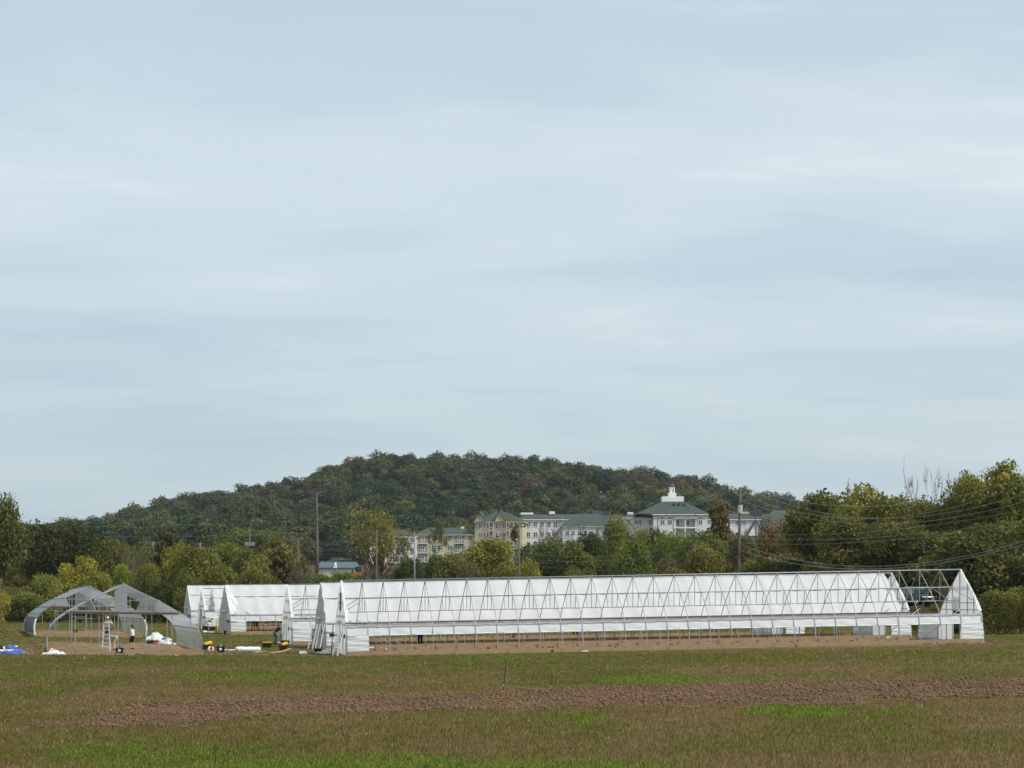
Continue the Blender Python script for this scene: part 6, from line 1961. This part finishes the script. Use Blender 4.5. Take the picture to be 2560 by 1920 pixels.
# ------------------------------------------------------------------ bins, buckets, film rolls, boards
GC = 'tools and materials lying around the frames'
def tote(label, p, rz, w=.62, d=.42, h=.36, lid=None, lid_open=False, sticker=False, mat=M_BLACKP):
    r = thing('storage_bin', label, 'storage bin', p, rz, 'plastic storage bins')
    t = .03
    o_ = MB()
    a, b = w/2, d/2; a2, b2 = a*.88, b*.86
    vs = [(-a2,-b2,0),(a2,-b2,0),(a2,b2,0),(-a2,b2,0),(-a,-b,h),(a,-b,h),(a,b,h),(-a,b,h),(-a+t,-b+t,h),(a-t,-b+t,h),(a-t,b-t,h),(-a+t,b-t,h),(-a2+t,-b2+t,.03),(a2-t,-b2+t,.03),(a2-t,b2-t,.03),(-a2+t,b2-t,.03)]
    fs = [(3,2,1,0),(0,1,5,4),(1,2,6,5),(2,3,7,6),(3,0,4,7),(4,5,9,8),(5,6,10,9),(6,7,11,10),(7,4,8,11),(8,9,13,12),(9,10,14,13),(10,11,15,14),(11,8,12,15),(12,13,14,15)]
    obj('tub', o_.add(vs, fs).mesh('tub', mat), r)
    rim = MB()
    for q0, q1 in (((-a-.02,-b-.02,h-.05),(a+.02,-b-.001,h-.01)), ((-a-.02,b+.001,h-.05),(a+.02,b+.02,h-.01)), ((-a-.02,-b,h-.05),(-a-.001,b,h-.01)), ((a+.001,-b,h-.05),(a+.02,b,h-.01))):
        rim.box(q0, q1)
    obj('rim', rim.mesh('rim', mat), r)
    for s in (-1, 1):
        obj('handle', MB().box((s*(a+.021)-.015, -.09, h-.12), (s*(a+.021)+.015, .09, h-.06)).mesh('handle', mat), r)
    if lid:
        lm = MB().box((-a-.03, -b-.03, 0), (a+.03, b+.03, .05)).box((-a*.8, -b*.75, .052), (a*.8, b*.75, .09)).mesh('lid', lid)
        if lid_open:
            obj('lid', lm, r, (a*.55, b*.3, h+.10), (math.radians(22), math.radians(-16), .25), (.72, .8, 1))
        else:
            obj('lid', lm, r, (0, 0, h+.002))
    if sticker:
        obj('sticker', MB().box((-.09, -b*.93-.035, h*.36), (.09, -b*.93-.005, h*.74)).mesh('sticker', M_WHITEP), r)
    return r
tote('black bin with white sticker inside the nearer hoop frame, front middle', at(299, 154.5, .03), .1, .50, .42, .40, None, False, True)
tote('small black bin far back in the rear hoop frame', at(188, 236, .05), .3, .40, .35, .34)
tote('black bin with opened yellow lid right of the nearer hoop frame foot', at(514, 168, .03), .15, .72, .45, .38, M_YELLOWP, True)
tote('black open bin with white print alone on the grass', at(552, 161, .02), .05, .56, .42, .40, None, False, True)
tote('black bin with closed yellow lid left of the stooping worker', at(668, 176, .03), -.05, .68, .46, .36, M_YELLOWP)
tote('black lower bin with yellow lid flap in front of the bare-roofed tunnel end', at(707, 167.5, .03), .1, .58, .42, .36, M_YELLOWP, True)
tote('tilted black open bin stacked behind the yellow lid flap', at(712, 169.5, .30), .35, .55, .45, .42)
tote('first black bin at the rear tunnel door, nearest the hoop frame', at(514, 254, .03), .1, .62, .45, .50)
tote('second black bin by the bending worker, left of the pair', at(529, 258, .03), .0, .48, .42, .38)
tote('third black bin by the bending worker, beside the yellow stool', at(540, 258, .03), .1, .46, .42, .38)
tote('small black box at the foot of the crumpled film corner', at(563, 231, .03), .1, .28, .28, .40)
tote('black crate between two leaning ladders at the second tunnel', at(795, 164, .03), .0, .48, .40, .26)
def bucket(label, p, mat=M_WHITEP, r0=.13, h=.34):
    r = thing('bucket', label, 'bucket', p, 0, GC)
    n = 14
    pr = [(r0*.86, 0), (r0, h), (r0*1.07, h-.01), (r0*1.07, h-.04), (r0*.94, h-.005), (r0*.8, .03)]
    vs = [(a*math.cos(2*math.pi*k/n), a*math.sin(2*math.pi*k/n), z) for a, z in pr for k in range(n)]
    fs = [(i*n+k, i*n+(k+1) % n, (i+1)*n+(k+1) % n, (i+1)*n+k) for i in (0, 1, 2, 4) for k in range(n)] + [tuple(range(n-1, -1, -1)), tuple(5*n+k for k in range(n))]
    fs += [(1*n+k, 4*n+k, 4*n+(k+1) % n, 1*n+(k+1) % n) for k in range(n)]
    obj('pail', MB().add(vs, fs).mesh('pail', mat, True), r)
    obj('handle', MB().tube([(r0*1.05*math.cos(a), -.03-.05*math.sin(a), h-.05-.12*math.sin(a)) for a in [math.pi*i/10 for i in range(11)]], .006, 5).mesh('handle', M_STEEL_D), r)
bucket('white bucket at the right front baseboard of the nearer hoop frame', at(412, 153.4, .02), M_WHITEP, .15, .34)
bucket('small white bucket at the feet of the stooping worker', at(697, 184, .02), M_WHITEP, .12, .28)
bucket('small blue bucket on the soil behind the bending worker', at(299, 170, .05), M_BLUE, .11, .18)
def blob(name, label, cat, p, rx, ry, rz, mat, seed, rot=0.0, amp=.35, n=26, m=14, extra=()):
    rs = np.random.RandomState(seed)
    r = thing(name, label, cat, p, rot, GC)
    def lump(c, a, b, h, mm, nm, s0):
        ph = rs.rand(8)*6.28
        vs, fs = [], []
        for j in range(m+1):
            v = j/m
            for i in range(n):
                th = 2*math.pi*i/n
                rad = (math.cos(v*math.pi/2))**.6 if j < m else .02
                w = 1+amp*(.4*math.sin(3*th+ph[0]+v*2)+.3*math.sin(5*th+ph[1]-v*3)+.2*math.sin(9*th+ph[2]))*(1-.3*v)
                z = math.sin(v*math.pi/2)*(1+amp*.5*math.sin(4*th+ph[3]+v*5)+amp*.4*math.sin(7*th+ph[4]))
                vs.append((c[0]+a*rad*w*math.cos(th), c[1]+b*rad*w*math.sin(th), c[2]+max(0.0, h*z*(.82+.3*math.sin(th*2+ph[5])))))
        fs = [(j*n+i, j*n+(i+1) % n, (j+1)*n+(i+1) % n, (j+1)*n+i) for j in range(m) for i in range(n)]
        obj(nm, MB().add(vs, fs).mesh(nm, mm, True), r)
    lump((0, 0, 0), rx, ry, rz, mat, 'fold', seed)
    for c, a, b, h, mm in extra:
        lump(c, a, b, h, mm, 'fold', seed)
    return r
blob('plastic_sheet', 'crumpled white plastic heap at the left foot of the nearer hoop frame', 'plastic sheet', at(132, 151.6, .02), .48, .3, .30, M_BAG, 5, 0, .45, extra=(((.5, 0, 0), .28, .22, .16, M_BAG), ((-.45, -.05, 0), .25, .14, .10, M_BAG)))
blob('plastic_bag', 'small white bag lying on the soil inside the nearer hoop frame', 'plastic bag', at(232, 160, .05), .18, .14, .15, M_BAG, 6)
blob('plastic_sheet', 'large white plastic pile behind the nearer hoop frame', 'plastic sheet', at(389, 200, .03), .72, .5, .58, M_BAG, 7, 0, .4, extra=(((.55, -.2, 0), .75, .3, .25, M_BAG), ((.35, .1, .12), .35, .2, .28, M_DARKW), ((-.5, -.1, 0), .4, .3, .3, M_BAG)))
blob('tarp', 'blue tarp corner at the right end of the large white plastic pile', 'tarp', at(411, 198, .03), .30, .25, .26, M_BLUE, 8)
blob('clothes_pile', 'black and red pile of bags on the grass behind the nearer hoop frame', 'pile of bags', at(383, 184, .03), .62, .3, .24, M_BLACKC, 9, 0, .4, extra=(((.25, -.2, 0), .3, .2, .16, M_RED), ((.5, -.1, 0), .2, .16, .16, M_TEE)))
blob('plastic_sheet', 'white plastic heap with blue fold right of the black and red pile', 'plastic sheet', at(413, 183, .03), .5, .3, .32, M_BAG, 10, 0, .45, extra=(((.22, .1, .1), .18, .14, .26, M_BLUE), ((.6, -.1, 0), .3, .15, .10, M_BAG)))
blob('plastic_sheet', 'crumpled white film between the two nearest tunnel ends', 'plastic sheet', at(822, 160, .02), .55, .35, .30, M_BAG, 11, 0, .5, extra=(((.35, .1, 0), .28, .2, .58, M_BAG), ((-.6, 0, 0), .35, .2, .12, M_BAG)))
blob('plastic_sheet', 'white film scrap on the soil behind the front braces', 'plastic sheet', at(952, 170, .07), .62, .3, .10, M_BAG, 12, 0, .4)
blob('plastic_sheet', 'pointed white film scrap beside the end panel inside the front tunnel', 'plastic sheet', at(929, 170, .07), .30, .2, .15, M_BAG, 13, 0, .4)
blob('plastic_sheet', 'small white scrap on the field side of the front baseboard', 'plastic sheet', at(1462, 154.5, .02), .28, .2, .05, M_BAG, 14)
blob('plastic_sheet', 'white film bundle at the second tunnel right panel foot', 'plastic sheet', at(2222, 172, .05), .32, .25, .18, M_BAG, 15)
blob('plastic_bag', 'white and red bag beside the bin with the opened yellow lid', 'plastic bag', at(526, 166, .02), .22, .18, .26, M_BAG, 16, extra=(((.05, -.08, .05), .14, .10, .18, M_RED),))
blob('plastic_bag', 'white bag on the grass below the first black bin', 'plastic bag', at(512, 244, .02), .30, .2, .16, M_BAG, 17)
blob('tarp', 'bright blue tarp heap at the picture edge in front of the hoop frames', 'tarp', at(18, 152.5, .02), .85, .28, .20, M_BLUE, 18, 0, .45, extra=(((.65, .05, .02), .5, .22, .24, M_BLUE), ((-.75, 0, 0), .4, .25, .28, M_BLUE)))
blob('tarp', 'dark blue tarp roll with white ties beside the rear hoop frame', 'tarp', at(27, 166, .02), .48, .2, .22, M_BLUE, 19, 0, .35, extra=(((-.45, 0, 0), .14, .14, .14, M_BAG), ((-.75, .1, 0), .3, .15, .2, M_DARKW)))
def roll(label, x0, x1, Y, rad, mat, ang=0.0, dz=.02, cat='film roll', name='film_roll', wob=.02):
    a, b = at(x0, Y, dz+rad*.9), at(x1, Y+ang, dz+rad*.9)
    r = thing(name, label, cat, a, 0, GC)
    pts = [(b-a)*t + Vector((0, 0, wob*math.sin(t*9)*R.random())) for t in [i/10 for i in range(11)]]
    obj('tube', MB().tube(pts, [rad*(.9+.15*R.random()) for _ in pts], 10).mesh('tube', mat, True), r)
    obj('core', MB().tube([pts[-1], pts[-1]+(b-a).normalized()*.05], rad*.45, 8).mesh('core', M_CARD), r)
    return r
roll('long white film roll lying at the picture edge above the bright blue tarp', -40, 48, 155, .13, M_WHITEP)
roll('short white film roll above the dark blue tarp', 15, 44, 170, .075, M_WHITEP)
roll('thin grey pipe sticking out from the bright blue tarp', 52, 82, 152.6, .025, M_STEEL, 0, .04, 'pipe', 'pipe')
roll('thick wrapped white film roll on the grass between bins', 589, 650, 163, .20, M_BAG, .6)
roll('thin bundle of white pipes behind the wrapped film roll', 557, 588, 166, .045, M_WHITEP, .3, .02, 'pipe', 'pipe')
roll('white pipe on the grass before the rear tunnel door', 519, 535, 243, .05, M_WHITEP, 0, .02, 'pipe', 'pipe')
def board(label, x0, x1, Y, wd, mat, th=.03, ang=0.0, dz=.02, tilt=0.0, name='board', cat='board', bend=.0):
    a, b = at(x0, Y, dz), at(x1, Y+ang, dz+tilt)
    v = b-a
    side = Vector((-v.y, v.x, 0)).normalized()*wd
    mb = MB(); n = 6
    vs = []
    for i in range(n+1):
        t = i/n
        p = v*t+Vector((0, 0, bend*4*t*(1-t)))
        vs += [p, p+side, p+side+Vector((0, 0, th)), p+Vector((0, 0, th))]
    fs = [(0,1,2,3), tuple(n*4+k for k in (3,2,1,0))]
    for i in range(n):
        for k in range(4):
            fs.append((i*4+k, (i+1)*4+k, (i+1)*4+(k+1) % 4, i*4+(k+1) % 4))
    o = obj(name, mb.add(vs, fs).mesh(name, mat), None, a)
    tag(o, label, cat, GC)
board('pale cardboard sheet lying beside the wrapped film roll', 640, 689, 161, 1.3, M_CARD, .02, .5, .02, .0, 'cardboard_sheet', 'cardboard', .05)
board('dark boards stacked on the grass behind the wrapped film roll', 600, 649, 170, .5, M_DARKW, .10, .4)
board('curved cardboard sheet with dark edge before the bare-roofed tunnel end', 679, 730, 159, .9, M_CARD, .03, .4, .02, .32, 'cardboard_sheet', 'cardboard', -.05)
board('flattened brown cardboard box right of the curved sheet', 722, 752, 160, 1.0, M_CARD_D, .12, .2, .02, .10, 'cardboard_box', 'cardboard', .0)
board('white wrapped packet lying at the end of the flattened box', 749, 767, 158.5, .4, M_BAG, .18, .1, .01, 0, 'packet', 'packet', .03)
board('long raw plank on the ground between film roll and nearest tunnel end', 730, 850, 161.5, .16, M_PLANK, .05, .8, .02, 0, 'plank', 'plank')
board('thin yellowish plank on the grass left of the nearer hoop frame', 26, 60, 160, .12, M_CARD, .05, 0, .02, .0, 'plank', 'plank', .05)
board('short yellowish plank at the picture edge', -6, 14, 158, .12, M_CARD, .05, 0, .02, 0, 'plank', 'plank')
board('long thin plank across the soil in the left half of the nearer hoop frame', 92, 196, 176, .12, M_PLANK, .06, 0, .06, 0, 'plank', 'plank')
board('second thin plank across the soil just before the longer one', 104, 190, 171, .12, M_PLANK, .06, .2, .06, 0, 'plank', 'plank')
board('thin plank across the soil right of the white tank top', 286, 358, 168, .12, M_PLANK, .06, .4, .06, 0, 'plank', 'plank')
board('black tarp strip lying before the hoop frame door gap', 338, 357, 151.5, .25, M_BLACKC, .05, .2, .01, 0, 'tarp_strip', 'tarp', .06)
board('white strap curling on the soil at the hoop frame door gap', 320, 338, 152.2, .06, M_BAG, .03, -.6, .02, -.02, 'strap', 'strap', -.03)
board('white irrigation strip along the right front baseboard of the nearer hoop frame', 366, 492, 151.8, .07, M_WHITEP, .02, .2, .015, 0, 'strip', 'strip')
board('dark lid lying under the white bucket', 404, 422, 151.9, .3, M_DARKW, .04, 0, .01, 0, 'bin_lid', 'lid')
for i, x in enumerate((1222, 1374, 1525, 1678, 1830, 1980, 2130, 2278)):
    wh = ('first', 'second', 'third', 'fourth', 'fifth', 'sixth', 'seventh', 'eighth')[i]
    p = at(x, 160.6+.22*i, .06)
    r = thing('cardboard_box', f'{wh} small brown box on the tunnel soil, counted from the film end', 'box', p, R.uniform(-.3, .3), 'brown boxes along the tunnel bed')
    obj('box', MB().box((-.13, -.12, 0), (.13, .12, .22)).mesh('box', M_CARD_D), r)
    obj('flap', MB().box((-.13, -.21, .205), (.13, -.121, .22)).mesh('flap', M_CARD_D), r)
# bottle by the pipes, winding pole between the two nearest ends, stakes and string in the field
r = thing('bottle', 'pale bottle standing on the grass left of the wrapped film roll', 'bottle', at(552, 167, .02), 0, GC)
obj('flask', MB().tube([(0, 0, 0), (0, 0, .26), (0, 0, .34), (0, 0, .42)], [.07, .07, .03, .03], 10).mesh('flask', M_KHAKI, True), r)
obj('cap', MB().tube([(0, 0, .42), (0, 0, .47)], .035, 8).mesh('cap', M_WHITEP), r)
r = thing('winding_pole', 'dark leaning winding pole with crank between the two nearest tunnel ends', 'pole', at(828, 157.5, .02), 0, GC)
obj('rod', MB().tube([(0, 0, 0), (.14, 0, 2.05)], .035, 6).mesh('rod', M_BLACKP), r)
obj('crank', MB().box((-.12, -.1, 1.22), (.20, .1, 1.45)).box((.2, -.04, 1.3), (.42, .04, 1.38)).mesh('crank', M_MOTOR), r)
GS = 'survey stakes in the field'
for lb, xb, yb, xt, yt in (('tall thin wooden stake standing at the edge of the tilled strip', 1257, 1727, 1265, 1651), ('shorter thin stake with string, right of the tall one', 1379, 1723, 1380, 1681)):
    p = gp(xb, yb)
    t_ = px(xt, yt, p.y)-p
    r = thing('stake', lb, 'stake', p, 0, GS)
    obj('shaft', MB().bar((0, 0, -.2), t_, .035, .03).mesh('shaft', M_BROWNC), r)
    obj('string_knot', MB().tube([t_*.22-Vector((0, 0, .02)), t_*.22+Vector((0, 0, .02))], .028, 6).mesh('string_knot', M_WHITEP), r)
pa, pb = gp(1257, 1727), gp(1379, 1723)
qa, qb = px(1259, 1712, pa.y), px(1379, 1722, pb.y)
pts = [qa.lerp(qb, i/10)-qa for i in range(11)]
for i in range(11): pts[i] = pts[i]-Vector((0, 0, .06*math.sin(math.pi*i/10)))
tag(obj('string', MB().tube(pts, .006, 4, False).mesh('string', M_CARD), None, qa), 'pale string stretched between the two stakes', 'string', GS)
p = gp(209, 1655)
r = thing('marker_flag', 'tiny yellow marker flag in the grass before the nearer hoop frame', 'flag', p, 0, GS)
obj('wire_stem', MB().tube([(0, 0, -.05), (0, 0, .30)], .008, 4).mesh('wire_stem', M_STEEL_D), r)
obj('flag', MB().box((0, -.004, .17), (.10, .004, .30)).mesh('flag', M_YELLOWP), r)
p = gp(537, 1905)
r = thing('weed_stalk', 'single tall dry weed stalk rising from the bright clover', 'weed', p, 0, GS)
obj('stem', MB().tube([(0, 0, -.1), (.01, 0, .22), (.0, 0, .44)], [.012, .010, .006], 5).mesh('stem', M_BROWNC), r)
for k in range(5):
    obj('leaf', MB().add([(0, 0, .16+.055*k), ((-1)**k*.05, .01, .20+.055*k), ((-1)**k*.02, 0, .24+.055*k)], [(0, 1, 2)]).mesh('leaf', M_BROWNC), r)

# ------------------------------------------------------------------ air
hz_m = bpy.data.materials.new('thin_air_haze')
hz_m.use_nodes = True
t_ = hz_m.node_tree
t_.nodes.clear()
o_ = t_.nodes.new('ShaderNodeOutputMaterial')
v_ = t_.nodes.new('ShaderNodeVolumePrincipled')
v_.inputs['Color'].default_value = (.78, .88, 1.0, 1)
v_.inputs['Density'].default_value = 0.000045
v_.inputs['Anisotropy'].default_value = 0.2
t_.links.new(v_.outputs[0], o_.inputs['Volume'])
tag(obj('haze', MB().box((-4500, -100, float(GZ.min())-1.0), (4500, 9300, max(float(GZ.max())+30.0, 160.0))).mesh('haze', hz_m)), kind='stuff')
